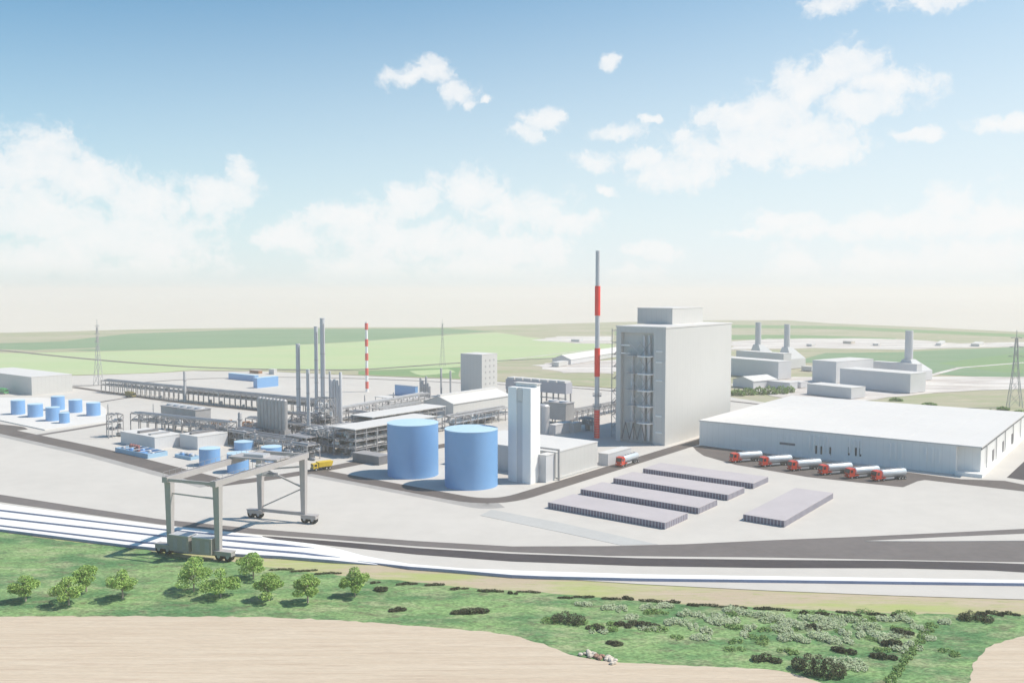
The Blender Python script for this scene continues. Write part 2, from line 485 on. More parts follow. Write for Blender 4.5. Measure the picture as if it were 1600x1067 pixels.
field('bare_ground', [(830,531),(870,525),(960,525),(960,536),(900,536)], 'pale_yard', -0.28, 6, 20, 7)
field('bare_ground', [(830,570),(900,563),(985,562),(985,572),(960,583),(880,582)], 'pale_yard', -0.28, 5, 12, 8)
field('bare_ground', [(1140,533),(1200,529),(1330,528),(1420,530),(1500,536),(1600,534),(1900,534),(1900,541),(1600,541),(1400,546),(1270,543),(1140,546)], 'pale_yard', -0.28, 5, 25, 9)
field('field', [(1235,566),(1290,551),(1400,550),(1600,541),(1900,538),(1900,606),(1600,592),(1445,583),(1360,566)], 'green_dark', -0.27, 3, 30, 10)
field('field', [(1465,567),(1600,550),(1900,545),(1900,592),(1560,581)], 'green_mid', -0.25, 2, 30, 11)
field('bare_ground', [(1140,600),(1240,588),(1445,588),(1600,588),(1900,594),(1900,612),(1600,607),(1500,611),(1440,615),(1340,626),(1250,628)], 'pale_yard', -0.24, 3, 14, 12)
field('bare_ground', [(1330,632),(1440,622),(1540,617),(1700,622),(1700,652),(1500,648)], 'terrain', -0.23, 3, 12, 13)
for k, pts in enumerate(([(1140,512),(1300,514),(1600,527),(1900,538),(1900,533),(1600,522),(1300,509),(1140,507)],[(960,518),(1140,514),(1140,519),(960,524)],[(1010,546),(1140,543),(1140,556),(1010,560)])):
    field('field', pts, 'green_mid', -0.31, 4, 40, 20+k)
for k, pts in enumerate(([(-250,541),(0,536),(100,532),(100,529),(0,531),(-250,534)],[(50,548.5),(150,545),(150,543),(60,546)])):
    field('bare_ground', pts, 'terrain', -0.29, 4, 40, 30+k)
struct('track', MB().strip(px([(1445,588),(1500,574),(1600,566),(1900,560)]), 5, -0.2), 'pale_yard')
struct('track', MB().strip(px([(800,561),(900,549),(960,543)]), 4, -0.2), 'pale_yard')
struct('yard', MB().flat(px([(-500,652),(-200,602),(0,593),(110,587),(240,583),(300,579.5),(420,580.5),(560,586.5),(700,592),(880,602),(960,607),(1140,620),(1230,634),(1700,690),(2300,760),(2300,985),(1600,936),(1400,930),(1200,922),(1000,912),(800,899),(640,885),(520,873),(430,869),(345,866),(250,857),(197,852),(0,828),(-150,806),(-500,752)]), 0.0), 'concrete')
struct('verge', MB().flat(ragged_line(px([(-500,750),(-150,806),(0,828),(197,852),(345,866),(520,873),(640,885),(800,899),(1000,912),(1200,922),(1400,930),(1600,936),(2300,985)]),8,0.2,3) + [Vector((600,-100)),Vector((-600,-100))], -0.10), 'verge')
grass_top = [(-500,760),(-150,810),(0,830.5),(119,847),(208,854.5),(267,867),(371,878),(425,886),(500,894),(560,901),(640,908),(750,919),(830,924),(920,931),(1080,944),(1200,949),(1400,958),(1600,960),(2300,1000)]
gp = [p for p in px(grass_top)]
rg = ragged_line(gp, 2.0, 0.45, 5)
struct('grass', MB().flat(rg + [Vector((500,-90)),Vector((-500,-90))], -0.05), 'grass')
sandA = [(-500,975),(-200,968),(0,963),(200,962),(400,963),(520,968),(640,977),(750,985),(800,992),(850,1005),(890,1022),(940,1032),(1000,1036),(1100,1040),(1200,1045),(1250,1055),(1290,1068),(1340,1100),(1420,1250),(1500,1800),(-1500,1800)]
struct('sand_field', MB().flat(ragged(px(sandA), 1.5, 0.35, 6), 0.0), 'sand')
sandB = [(1510,1085),(1520,1035),(1540,1012),(1570,1000),(1600,993),(1800,965),(2300,985),(2600,1300),(1480,1300)]
struct('sand_field', MB().flat(ragged(px(sandB), 1.5, 0.3, 7), 0.0), 'sand')

# roads ---------------------------------------------------------------
ZR = 0.03
def road(pts, w, mat='asphalt', z=ZR, rad=9):
    return struct('road', MB().strip(fillet(pts, rad), w, z), mat)
S = site
struct('road_shoulder', MB().strip(fillet([S(-470,171.6),S(-330,171.2),S(-250,166.3),S(-245.5,166)],9), 11.2, 0.012), 'shoulder')
road([S(-470,174),S(-330,173.6),S(-250,168.5),S(-244,167)], 8.6)
road([S(-246,164),S(-240,182),S(-236.4,204),S(-235.6,252),S(-232,330)], 6.4, z=0.042)
struct('road_shoulder', MB().strip(fillet([S(-235,197.2),S(-159.5,197.2),S(-157,201)],12), 9.2, 0.012), 'shoulder')
road([S(-236.5,199.2),S(-157.6,199.2),S(-157.6,330),S(-157.6,430)], 6.6, 'asphalt', 0.034, 15)
road(px([(40,681),(62,679.5),(110,672),(172,661.5)]), 4.0, 'asphalt_pale', 0.038, 6)
road(px([(-60,659),(0,665.5),(24,668),(30,672)]), 7.0, 'asphalt', 0.039, 6)
road(px([(113,604.5),(160,611.5),(230,622),(300,631),(400,641),(500,651),(580,660)]), 5.0, 'asphalt', 0.031, 30)
road(px([(60,644),(130,633),(175,625),(215,619)]), 3.2, 'asphalt_pale', 0.028, 20)
road(px([(113,603),(160,602),(215,598),(300,592),(420,589),(560,591),(700,597),(884,605),(960,611),(1040,618),(1160,628),(1260,642)]), 4.0, 'asphalt_pale', 0.022, 40)
road(px([(-300,534),(-100,541),(0,546.5),(100,557),(200,566),(300,573),(400,576.5),(560,577.5),(640,572),(700,567.5),(800,562),(960,555)]), 7.0, 'asphalt_pale', -0.2, 60)
road(px([(110,586),(240,582.5),(300,578.5),(420,579.5),(560,585.5),(700,591),(880,600.5),(960,605.5)]), 3.0, 'verge', 0.02, 60)
road(px([(640,646),(760,633),(800,629),(880,641),(990,628)]), 4.0, 'asphalt_pale', 0.025, 20)
# road beside the railway, the wide main road and the dark lower road
up_top = [(-300,720),(-40,766),(0,772.5),(100,788),(250,811),(400,826),(500,834),(650,845),(800,853.5),(950,853),(1070,850),(1200,844),(1350,838),(1500,831),(1600,826),(1800,818),(2200,806)]
up_bot = [(2200,890),(1800,880),(1600,878),(1200,870.5),(950,868),(800,862),(650,853),(500,841),(400,834),(250,819),(100,798),(0,784),(-40,777),(-300,735)]
struct('road', MB().flat(px(up_top+up_bot), 0.05), 'asphalt_pale')
struct('traffic_island', MB().prism(px([(1352,845.8),(1480,839.5),(1600,834.5),(1800,829),(2200,822),(2200,847),(1800,845),(1600,845.3),(1450,846.3)]), 0.04, 0.18), 'concrete')
dk_top = [(405,837),(430,838.5),(500,844),(650,856),(800,865),(1000,872),(1200,874.5),(1400,876),(1550,879),(1600,881),(1800,893),(2200,925)]
dk_bot = [(2200,945),(1800,906),(1600,894),(1550,891),(1400,887.5),(1200,887),(1000,884),(800,877),(650,866),(500,850.5),(430,842.5)]
struct('road', MB().flat(px(dk_top+dk_bot), 0.06), 'asphalt_dark')
struct('apron', MB().flat(px([(1083,698),(1097,696),(1502,748.5),(1570,751),(1600,757),(1800,790),(1800,803),(1600,767.5),(1445,749.5),(1434,751.5),(1411,761),(1262,745),(1150,726),(1100,712),(1088,704)]), 0.04), 'asphalt')
struct('apron', MB().flat(px([(1573,746),(1600,721),(1700,650),(1800,680),(1800,770),(1600,750)]), 0.03), 'asphalt_dark')
struct('pavement', MB().prism(px([(750,805.2),(768,796),(880,817.5),(972,838),(1028,850.5),(970,851.5),(880,832)]), -0.1, 0.06), 'slab')
tp = px([(-200,640),(-60,648),(0,657.5),(70,672.5),(166,660),(166,640),(150,628),(60,622),(-60,622)])
struct('tank_pad', MB().prism(tp, -0.1, 0.45), 'pad')

# railway: raised white track beds, each with a slate-blue strip on its near flank -----------------
ZT = 0.62
def bed(up, low, head=False):
    """one raised bed; its tail (and head) ramps down into the merged ballast"""
    def lift(pts):
        n = len(pts)
        return [at(u, v, 0.07 if i == n-1 or (head and i == 0) else ZT) for i, (u, v) in enumerate(pts)]
    U, L = lift(up), lift(low); m = MB()
    top = U + L[::-1]; n = len(top)
    m._add([(p.x,p.y,-.1) for p in top]+[tuple(p) for p in top], [(i,(i+1)%n,n+(i+1)%n,n+i) for i in range(n)])
    o_ = n
    k = len(U); l = len(L)
    iu = list(range(n, n+k)); il = list(range(n+k, n+k+l))[::-1]
    i = j = 0
    while i < k-1 or j < l-1:
        if i < k-1 and (j == l-1 or up[i+1][0] <= low[j+1][0]):
            m.f.append((il[j], iu[i+1], iu[i])); i += 1
        else:
            m.f.append((il[j], il[j+1], iu[i])); j += 1
    o = struct('railway_track', m, 'ballast')
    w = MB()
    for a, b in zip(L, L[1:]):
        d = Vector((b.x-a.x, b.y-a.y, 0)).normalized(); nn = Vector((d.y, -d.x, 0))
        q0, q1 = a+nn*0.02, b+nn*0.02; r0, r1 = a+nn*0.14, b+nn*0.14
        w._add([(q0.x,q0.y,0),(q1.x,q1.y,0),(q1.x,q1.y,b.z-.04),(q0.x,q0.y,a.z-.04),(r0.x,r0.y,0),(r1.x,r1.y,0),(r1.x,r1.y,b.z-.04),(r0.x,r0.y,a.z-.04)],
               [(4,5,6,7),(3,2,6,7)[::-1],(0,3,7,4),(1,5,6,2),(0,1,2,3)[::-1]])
    w.build('edge_strip', 'slate_blue', o)
    return o
struct('ballast', MB().flat(px([(300,826),(395,835),(475,846.3),(530,857.5),(575,869.5),(640,880.5),(725,887.6),(800,890),(800,897.5),(712,889.8),(595,879.5),(520,873),(440,868),(345,863.5),(300,860)]), 0.02), 'ballast')
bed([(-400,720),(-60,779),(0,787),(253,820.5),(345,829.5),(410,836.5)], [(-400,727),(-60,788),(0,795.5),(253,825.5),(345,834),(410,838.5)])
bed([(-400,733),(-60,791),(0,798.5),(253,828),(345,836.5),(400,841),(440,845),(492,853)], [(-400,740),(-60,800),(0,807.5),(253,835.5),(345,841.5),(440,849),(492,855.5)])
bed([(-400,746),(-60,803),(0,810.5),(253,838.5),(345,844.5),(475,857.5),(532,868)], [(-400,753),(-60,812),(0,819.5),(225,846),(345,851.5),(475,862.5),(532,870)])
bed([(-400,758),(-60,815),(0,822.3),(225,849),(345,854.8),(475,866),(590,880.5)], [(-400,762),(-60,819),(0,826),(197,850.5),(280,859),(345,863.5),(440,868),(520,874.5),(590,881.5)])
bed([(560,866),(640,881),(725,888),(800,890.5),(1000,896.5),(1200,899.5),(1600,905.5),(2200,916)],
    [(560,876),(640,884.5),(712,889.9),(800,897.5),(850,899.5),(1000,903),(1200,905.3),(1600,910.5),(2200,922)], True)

# ================================================================== BUILDINGS
def block(name, label, cat, u, v, ul, ur, vt, rot=0.0, wall='clad', roof='roof', group=None, la=None, lb=None, h=None, eave=0.25, par=None):
    p, a, b, hh = corner(u, v, ul, ur, vt, rot)
    a = la or a; b = lb or b; h = h or hh
    t = thing(name, label, cat, p, rot, group)
    MB().box(-a, 0, 0, b, 0, h-eave).build('wall', wall, t)
    e = 0.12
    MB().box(-a-e, e, -e, b+e, h-eave, h).build('roof', roof, t)
    return t, a, b, h
def gable(name, label, cat, u, v, ul, ur, vt, ridge, rot=0.0, wall='clad', roof='roof', group=None, vent=False):
    """hall whose gable end looks along -B; ridge runs along B"""
    p, a, b, h = corner(u, v, ul, ur, vt, rot)
    t = thing(name, label, cat, p, rot, group)
    m = MB(); prof = [(-a,0),(0,0),(0,h),(-a/2,ridge),(-a,h)]
    m._add([(x,0,z) for x,z in prof]+[(x,b,z) for x,z in prof], [(0,1,2,3,4),(9,8,7,6,5),(1,6,7,2),(0,4,9,5)])
    m.build('wall', wall, t)
    r = MB(); th = 0.25; e = 0.4
    sl = (ridge-h)/(a/2)
    for sgn in (0, 1):
        if sgn == 0: q = [(e,h-sl*e),(-a/2,ridge)]
        else: q = [(-a/2,ridge),(-a-e,h-sl*e)]
        (x0,z0),(x1,z1) = q
        r._add([(x0,-e,z0+.03),(x1,-e,z1+.03),(x1,b+e,z1+.03),(x0,b+e,z0+.03),(x0,-e,z0+th),(x1,-e,z1+th),(x1,b+e,z1+th),(x0,b+e,z0+th)],
               [(0,1,2,3),(7,6,5,4),(4,5,1,0),(5,6,2,1),(6,7,3,2),(7,4,0,3)])
    ro = r.build('roof', roof, t)
    if vent:
        MB().box(-a/2-1.0, -a/2+1.0, 0.3, b-0.3, ridge-0.1, ridge+0.9).build('ridge_vent', roof, ro)
    return t, a, b, h

# warehouse -------------------------------------------------------------
WA0, WB0, WL, WD, WH = -153.5, 327.3, 101.6, 106.0, 10.2
wh = thing('warehouse', 'huge low white flat-roofed warehouse behind the row of red tanker trucks', 'warehouse', S(WA0, WB0))
MB().box(0, WL-7.6, 0, WD, 0, WH-0.45).box(WL-7.6, WL-0.6, 3.2, WD, 0, WH-0.45).build('wall', 'clad_bright', wh)
MB().box(-0.25, WL+0.25, -0.25, WD+0.25, WH-0.45, WH).build('roof', 'roof', wh)
MB().box(WL-7.6+0.02, WL+0.7, -1.2, 3.18, 0, 1.15).box(WL-0.58, WL+0.7, 3.18, WD, 0, 1.15).build('loading_dock', 'white', wh)
MB().box(WL-0.58, WL-0.35, 3.4, WD-0.5, WH-1.5, WH-0.46).build('gutter', 'steel_dark', wh)
aD, bD = dirs()
def wx(u):
    return reach(S(WA0, WB0), aD, u)
for u, v0, v1 in ((1207,698.5,705.5),(1249,703.5,710.5),(1293,708.5,716),(1315,711,718),(1407,721,730)):
    x = wx(u); q = S(WA0+x, WB0)
    MB().box(x-1.05, x+1.05, -0.12, 0.05, zat(u, v1, q), zat(u, v0, q)).build('door', 'white', wh)
x0, x1 = wx(1158), wx(1185); q = S(WA0+x0, WB0)
MB().box(x0, x1, -0.10, 0.05, 3.6, 5.2).build('window', 'white', wh)
x0, x1 = wx(1218), wx(1242)
MB().box(x0, x1, -0.10, 0.05, 3.9, 4.7).build('window', 'steel_dark', wh)
for u in (1220,1229,1238):
    x = wx(u); MB().box(x-.35, x+.35, -0.14, 0.05, 4.9, 7.2).build('fin', 'white', wh)
for us, top, bot, dark in (((1264,1271,1279,1287,1293),8.6,2.6,(1275,1283,1297)),((1327,1334,1341,1345),8.4,3.4,(1326,1337,1344)),((1390,1398,1408),8.6,3.0,()),((1446,1456,1467),8.2,3.0,())):
    for u in us:
        x = wx(u); MB().box(x-.25, x+.25, -0.35, 0.05, bot, top).build('fin', 'white', wh)
    for u in dark:
        x = wx(u); MB().box(x-.28, x+.28, -0.10, 0.05, bot-0.8, bot+2.2).build('window', 'dark_opening', wh)
for y, w in ((26,3.4),(48,3.4),(70,3.4)):
    MB().box(WL-0.6, WL-0.48, y, y+w, 1.3, 5.3).build('door', 'steel_dark', wh)
for k in range(5):
    MB().box(WL-0.34, WL-0.05, 12+k*20, 12.5+k*20, 1.15, WH-0.5).build('downpipe', 'clad', wh)
for k in range(1, 12):
    MB().box(k*8.6, k*8.6+0.16, -0.22, WD+0.2, WH+0.005, WH+0.045).build('roof_seam', 'roof', wh)

# tall process building --------------------------------------------------
tp_, la_, lb_, th_ = corner(1038.7, 696.5, 962, 1141, 511)
tall = thing('process_tower', 'tallest white block building with balcony stack on its shaded face', 'building', tp_)
RX0, RX1 = -la_+2.2, -5.4
MB().box(-la_, 0, 2.2, lb_, 0, th_-0.5).box(-la_, RX0, 0, 2.2, 0, th_-0.5).box(RX1, 0, 0, 2.2, 0, th_-0.5).box(RX0, RX1, 0, 2.2, th_-2.6, th_-0.5).build('wall', 'clad', tall)
MB().box(-la_-0.2, 0.2, -0.2, lb_+0.2, th_-0.5, th_).build('roof', 'roof', tall)
pz = th_
pq = at(1050.5, 507, pz); rel = pq - tp_
px1 = rel.x*aD.x+rel.y*aD.y; py0 = max(3.0, rel.x*bD.x+rel.y*bD.y)
qq = tp_ + aD*px1 + bD*py0; qq.z = pz
px0 = px1 - reach(qq, -aD, 996); py1 = py0 + reach(qq, bD, 1098); pzh = zat(1050.5, 482.5, qq)
pt = MB().box(px0, px1, py0, py1, pz, pzh).build('penthouse', 'clad', tall)
MB().box(px0-.15, px1+.15, py0-.15, py1+.15, pzh, pzh+.3).build('penthouse_roof', 'roof', pt)
VC, VL = -9.2, -15.8
for (vx, r, ht) in ((VL, .7, 36), (VC-1.2, .8, 44), (VC+1.2, .8, 44)):
    MB().lathe(vx, 1.3, [(r*.6,1.0),(r,3.5),(r,ht-9),(r*0.6,ht-5),(r*.5,ht)], 16).build('vessel', 'clad_grey', tall, True)
for z in (8.2, 15.0, 21.4, 28.2, 35.4):
    for cx, rr, nm in ((VC, 3.7, 'balcony'), (VL, 2.3, 'platform')):
        m = MB(); n = 14
        pts = [(cx+rr*math.cos(math.pi*(1+i/n)), 0.4+rr*0.75*math.sin(math.pi*(1+i/n))) for i in range(n+1)] + [(cx+rr,2.15),(cx-rr,2.15)]
        m.prism(pts, z, z+(.45 if nm == 'balcony' else .25)); b_ = m.build(nm, 'white' if nm == 'balcony' else 'steel_light', tall)
        ra = MB()
        for i in range(n):
            ra.bar((pts[i][0],pts[i][1],z+1.4),(pts[i+1][0],pts[i+1][1],z+1.4),0.09)
            ra.bar((pts[i][0],pts[i][1],z+.35),(pts[i][0],pts[i][1],z+1.4),0.07)
        ra.build('railing', 'steel_light', b_)
    MB().bar((VL-1.5,.5,z),(VC-2.0,.5,z+6.2),.2).bar((VC-2.0,.3,z),(VL-1.5,.3,z+6.2),.2).build('brace', 'steel_light', tall)
    MB().bar((VC-2.6,.2,z),(VC+2.6,.2,z+6.2),.22).bar((VC+2.6,0,z),(VC-2.6,0,z+6.2),.22).build('brace', 'steel', tall)
m = MB()
for k in range(3):
    x = RX0+.6+k*3.6; m.bar((x,.2,1),(x+1.8,.2,8),.3).bar((x+3.6,.2,1),(x+1.8,.2,8),.3)
m.build('leg_frame', 'steel_dark', tall)
for z in (25.8, 33.2, 37.6, 4.8, 11.5):
    MB().box(-4.2, -1.4, -0.3, 0.04, z, z+0.55).build('louvre', 'white', tall)
for z in (36.3, 39.6):
    MB().box(RX0+.3, RX0+4, -0.3, 0.4, z, z+0.45).build('louvre', 'white', tall)
# steel stair tower beside it
st = thing('stair_tower', 'open steel lattice stair tower between red banded chimney and tall white block', 'stair tower', tp_ + aD*(-la_-5.6) + bD*6.0)
for x in (0, 5.0):
    for y in (0, 4.0):
        MB().box(x-.13, x+.13, y-.13, y+.13, 0, th_-1.5).build('post', 'steel', st)
for k in range(9):
    z = 4.6 + k*5.1
    m = MB().bar((0,0,z),(5,0,z),.2).bar((0,4,z),(5,4,z),.2).bar((0,0,z),(0,4,z),.2).bar((5,0,z),(5,4,z),.2)
    m.build('beam', 'steel', st)
    MB().box(0.2, 4.8, 2.2, 3.8, z+.11, z+.2).build('landing', 'steel_light', st)
    if k < 4:
        MB().bar((0,-.02,z-4.6),(5,-.02,z),.16).bar((5,.04,z-4.6),(0,.04,z),.16).build('brace', 'steel', st)
    if k < 7: MB().bar((0.3,1.2,z),(4.7,1.2,z+4.9),.5,.12).build('stair_flight', 'steel_mid', st)

# chimney ----------------------------------------------------------------
def chimney(name, label, p, h, r, bands, mat_red, seg_mat='shaft', plats=(), group=None):
    t = thing(name, label, 'chimney', p, 0, group)
    MB().lathe(0, 0, [(r*1.05,0),(r*.9,h-.6),(r*.9,h)], 20).build('shaft', seg_mat, t, True)
    for z0, z1 in bands:
        MB().lathe(0, 0, [(r*1.2,z0),(r*1.2,z1)], 20).build('red_band', mat_red, t, True)
    for z in plats:
        b = MB().lathe(0, 0, [(r*1.9,z),(r*1.9,z+.25)], 16).build('platform', 'steel', t)
        m = MB()
        for i in range(16):
            q = [r*1.85*math.cos(i*math.pi/8), r*1.85*math.sin(i*math.pi/8)]; w = [r*1.85*math.cos((i+1)*math.pi/8), r*1.85*math.sin((i+1)*math.pi/8)]
            m.bar((*q,z+.25),(*q,z+1.3),.07).bar((*q,z+1.3),(*w,z+1.3),.07)
        m.build('railing', 'steel', b)
    return t
cpnt = at(932.5, 685)
zb = lambda v: zat(933, v, cpnt)
ch = chimney('chimney', 'tall slim chimney with bright red bands in front of the tallest white block', cpnt, zb(392), 0.98, ((zb(493),zb(447)),(zb(588),zb(544)),(0.3,zb(640))), 'red', plats=(zb(619),zb(636)))
for k in range(11):
    z = 1.4+k*1.05
    MB().lathe(0, 0, [(1.32,z),(1.32,z+.12)], 16).build('ladder_hoop', 'steel', ch)
ch2p = at(573.5, 612)
zc = lambda v: zat(573.5, v, ch2p)
chimney('chimney', 'far thin red and white banded mast chimney against the green fields', ch2p, zc(503), 0.85, ((zc(515),zc(505)),(zc(541),zc(530)),(zc(563),zc(552)),(zc(586),zc(575)),(zc(607),zc(596))), 'red_far', 'white')

# white cold-box tower, its low hall and annexes --------------------------
p, a, b, h = corner(829, 756.5, 794, 839.5, 607)
t = thing('tower_building', 'slim tall white windowless tower between second big blue tank and low white hall', 'building', p)
MB().box(-a, -a*0.62, 0, b, 0, h).box(-a*0.36, 0, 0, b, 0, h).box(-a*0.62, -a*0.36, 0.45, b, 0, h-0.02).build('wall', 'white', t)
MB().box(-a*0.6, -a*0.38, 0.05, 0.43, h-4.4, h-0.3).build('louvre', 'roof', t)
MB().box(-a*0.62+.02, -a*0.36-.02, 0.1, 0.43, 0, h-4.6).build('recess_panel', 'clad_grey', t)
MB().box(-a+.3, -.3, b+.02, b+2.0, 0, h+1.0).build('back_wall', 'white', t)
MB().box(-a-.1, .1, b-.6, b+2.1, h+1.0, h+1.25).build('roof', 'roof', t)
p, a, b, h = corner(868, 748, 779, 933.5, 706)
lh = thing('low_hall', 'low white flat-roofed hall beside the road behind the slim white tower', 'building', p)
MB().box(-42, 0, 0, b, 0, h-.3).build('wall', 'clad', lh)
MB().box(-42.15, .15, -.15, b+.15, h-.3, h).build('roof', 'roof', lh)
MB().box(-.04, 1.5, 0.3, b-0.3, 0, 0.45).build('plinth', 'slab', lh)
an, a, b, h = block('annex_block', 'small white block with lavender end wall squeezed beside the slim white tower', 'building', 853, 754, 842, 866, 711, wall='clad_grey')
MB().bar((-6.5, b+0.9, h+1.0), (1.2, b+0.9, h+1.0), .55).bar((1.2, b+0.9, 0), (1.2, b+0.9, h+1.25), .55).build('shadow_frame', 'steel', an)  # dark bars stand in for the shadow gap above and beside the annex
kb, a, b, h = block('kiosk', 'small white kiosk beside lone red tanker truck at the roadside', 'kiosk', 950, 728, 935, 986, 709, wall='clad_grey')
p = at(850, 690); 
t = thing('storage_silo', 'upright white cylinder silo peeping over the low white hall', 'silo', at(850, 683))
hs = zat(850, 632, at(850, 683))
MB().lathe(0, 0, [(2.35,0.2),(2.35,hs-.5),(1.9,hs)], 24).build('shell', 'steel_light', t, True)
MB().lathe(0, 0, [(2.42,hs-.9),(2.42,hs-.6)], 24).build('rim', 'roof', t, True)
MB().bar((0,-2.4,0),(0,-2.4,hs),.2).build('ladder', 'steel', t)

# two big blue tanks -------------------------------------------------------
for u, v, vt, rpx, lab in ((645.5,740.5,659.5,39.5,'large blue storage tank, left of the pair, its shadow reaching the road corner'),
                           (736.5,757,669,41.3,'large blue storage tank on the right of the pair, nearest the curved road')):
    p = at(u, v); r = rpx*dep(p)/FPX; h = zat(u, vt, p)
    t = thing('storage_tank', lab, 'storage tank', p, 0, 'pair of large blue tanks')
    MB().frustum(0, 0, 0.0, h-.18, r, r, 72).build('shell', 'tank_blue', t, True)
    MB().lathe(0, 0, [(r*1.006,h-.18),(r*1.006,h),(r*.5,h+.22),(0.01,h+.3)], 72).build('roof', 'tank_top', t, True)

# seven small blue tanks on their pad --------------------------------------
gl = 'small blue tanks on the pale pad'
for x0, x1, vt, vb, lab in ((17,40,626,648,'small blue upright tank, first from the left of its pad'),
        (43,68,632,652,'small blue upright tank at the front of the pad, second from its left end'),
        (71,94.5,637,658,'small blue upright tank at the middle of the front row on the pad'),
        (79.5,102,620,641,'small blue upright tank rearmost on the pad, partly behind another'),
        (107,129.5,625.5,645,'small blue upright tank at the back of the pad with a gap on both sides'),
        (134.5,158,630,650,'small blue upright tank alone at the right end of the pad'),
        (92,109.5,645.5,661.5,'smallest blue upright tank at the front corner of the pad')):
    u = (x0+x1)/2; p = at(u, vb, 0.45); r = (x1-x0)/2*0.87*dep(p)/FPX
    p = p + Vector((p.x,p.y,0)).normalized()*r
    t = thing('storage_tank', lab, 'storage tank', p, 0, gl)
    h = zat(u, vt-1.2, Vector((p.x,p.y,0))) - 0.45
    MB().frustum(0,0,0,h-.15,r,r,36).build('shell','tank_blue',t,True)
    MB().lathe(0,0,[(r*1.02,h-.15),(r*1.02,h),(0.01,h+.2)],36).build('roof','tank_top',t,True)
# blue tanks near the crane -------------------------------------------------
gl = 'blue tanks behind the gantry crane'
for x0, x1, vt, vb, lab in ((311,345,699.5,729,'medium blue upright tank left of the crane girders'),
        (365.5,397,689,704,'medium blue upright tank at the back behind the crane girders'),
        (354.5,390,707,740,'medium blue upright tank seen through the crane between its girders'),
        (407.5,441,697,722,'medium blue upright tank behind the crane trolley')):
    u = (x0+x1)/2; p = at(u, vb); r = (x1-x0)/2*0.94*dep(p)/FPX
    p = p + Vector((p.x,p.y,0)).normalized()*r
    t = thing('storage_tank', lab, 'storage tank', p, 0, gl)
    h = zat(u, vt, Vector((p.x,p.y,0)))
    MB().frustum(0,0,0,h-.15,r,r,40).build('shell','tank_blue',t,True)
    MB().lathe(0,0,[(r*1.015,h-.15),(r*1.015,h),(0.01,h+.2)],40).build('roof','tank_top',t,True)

# storage stacks ------------------------------------------------------------
def stack(a0, a1, b0, b1, h, lab, pitch=0.95):
    t = thing('pallet_stack', lab, 'stack', S(a1, b0), 0, 'flat rows of stacked goods on the yard')
    L, D = a1-a0, b1-b0
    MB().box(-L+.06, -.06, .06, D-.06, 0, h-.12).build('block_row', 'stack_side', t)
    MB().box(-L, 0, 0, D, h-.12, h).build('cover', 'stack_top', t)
    m = MB(); n = int(L/pitch)
    for i in range(n+1):
        x = -L+.08+i*(L-.16)/n; m.box(x-.13, x+.13, -.03, .055, 0.05, h-.14)
    k = int(D/pitch)
    for i in range(k+1):
        y = .1+i*(D-.2)/k; m.box(-.055, 0.0, y-.22, y+.22, 0.05, h-.14)
    m.build('ribs', 'lav', t)
for (b0, b1, da0, lab) in ((205.2,218.4,-142.8,'flat grey-violet stack row nearest the main road'),(225.2,237.6,-144.6,'flat grey-violet stack row, second from the main road'),
                      (245.0,257.6,-144.8,'flat grey-violet stack row, third from the main road'),(264.6,277.2,-144.7,'flat grey-violet stack row farthest back, nearest the tanker trucks')):
    stack(da0, -105.6, b0, b1, 1.75, lab)
stack(-92.9, -81.5, 226, 266.5, 1.75, 'separate flat grey-violet stack turned lengthwise right of the four parallel rows')

# left white hall, compressor houses, far blocks ------------------------------
block('hall_building', 'plain white flat-roofed hall at the left edge of the photo beyond the small tanks', 'building', 50, 617.5, -40, 113, 589)
for args, lab in (((242,703,189,284,683),'white compressor house with dark roof vent, the longer left one'),((282,703,0,0,0),None)):
    if lab is None: continue
    t, a, b, h = block('compressor_house', lab, 'building', *args, wall='clad_grey', group='pair of white compressor houses')
    MB().box(-a*.62, -a*.54, b*.15, b*.85, h+.01, h+.8).build('roof_vent', 'steel_dark', t)
    MB().box(-a*.3, -a*.22, b*.15, b*.85, h+.01, h+.5).build('roof_vent', 'steel', t)
t, a, b, h = block('compressor_house', 'white compressor house standing right of the longer one, above the blue tanks', 'building', 309, 703, 281, 356, 682, wall='clad_grey', group='pair of white compressor houses')
MB().box(-a*.62, -a*.5, b*.1, b*.9, h+.01, h+.8).build('roof_vent', 'steel_dark', t)
lg, a, b, h = gable('long_hall', 'long pale hall with curved ridge roof behind the two big blue tanks', 'building', 708.4, 652, 662.5, 797, 631.5, 9.6, vent=True)
blk, a, b, h = block('block_building', 'square grey-white block with tiny windows rising behind the long ridge-roofed hall', 'building', 753, 622, 720, 777, 554)
for z in range(6):
    for k in range(3):
        y = b*.2+k*b*.27
        MB().box(-.02, .06, y, y+1.1, 4+z*3.4, 5.2+z*3.4).build('window', 'steel', blk)
bw, a, b, h = block('blue_warehouse', 'light blue box warehouse beyond the long pipe rack, front one', 'building', 402, 606.5, 396, 435, 590.5, wall='tank_blue', roof='tank_top')
block('blue_warehouse', 'long low dark blue warehouse adjoining the light blue box warehouse', 'building', 398, 596, 357, 404, 586.5, wall='tank_blue', roof='tank_top')
block('blue_shed', 'small blue-fronted shed left of the grey column cluster on the far yard', 'building', 649, 620, 617, 653, 603.5, wall='tank_blue', roof='steel_light')
block('dark_hut', 'low dark grey hut on the road corner left of the big blue tanks', 'building', 592, 727, 551, 609, 713, wall='steel_dark', roof='steel_mid')
block('blue_ended_house', 'low grey house with blue end behind the yellow truck', 'building', 470, 705, 461, 514, 689, wall='tank_blue', roof='steel')
block('equipment_house', 'small grey-white box house left of tall chimney base', 'building', 868, 680, 858, 893, 664, wall='clad_grey')
block('equipment_house', 'second small pale box house closest to the chimney base', 'building', 897, 676, 889, 908, 661, wall='clad')

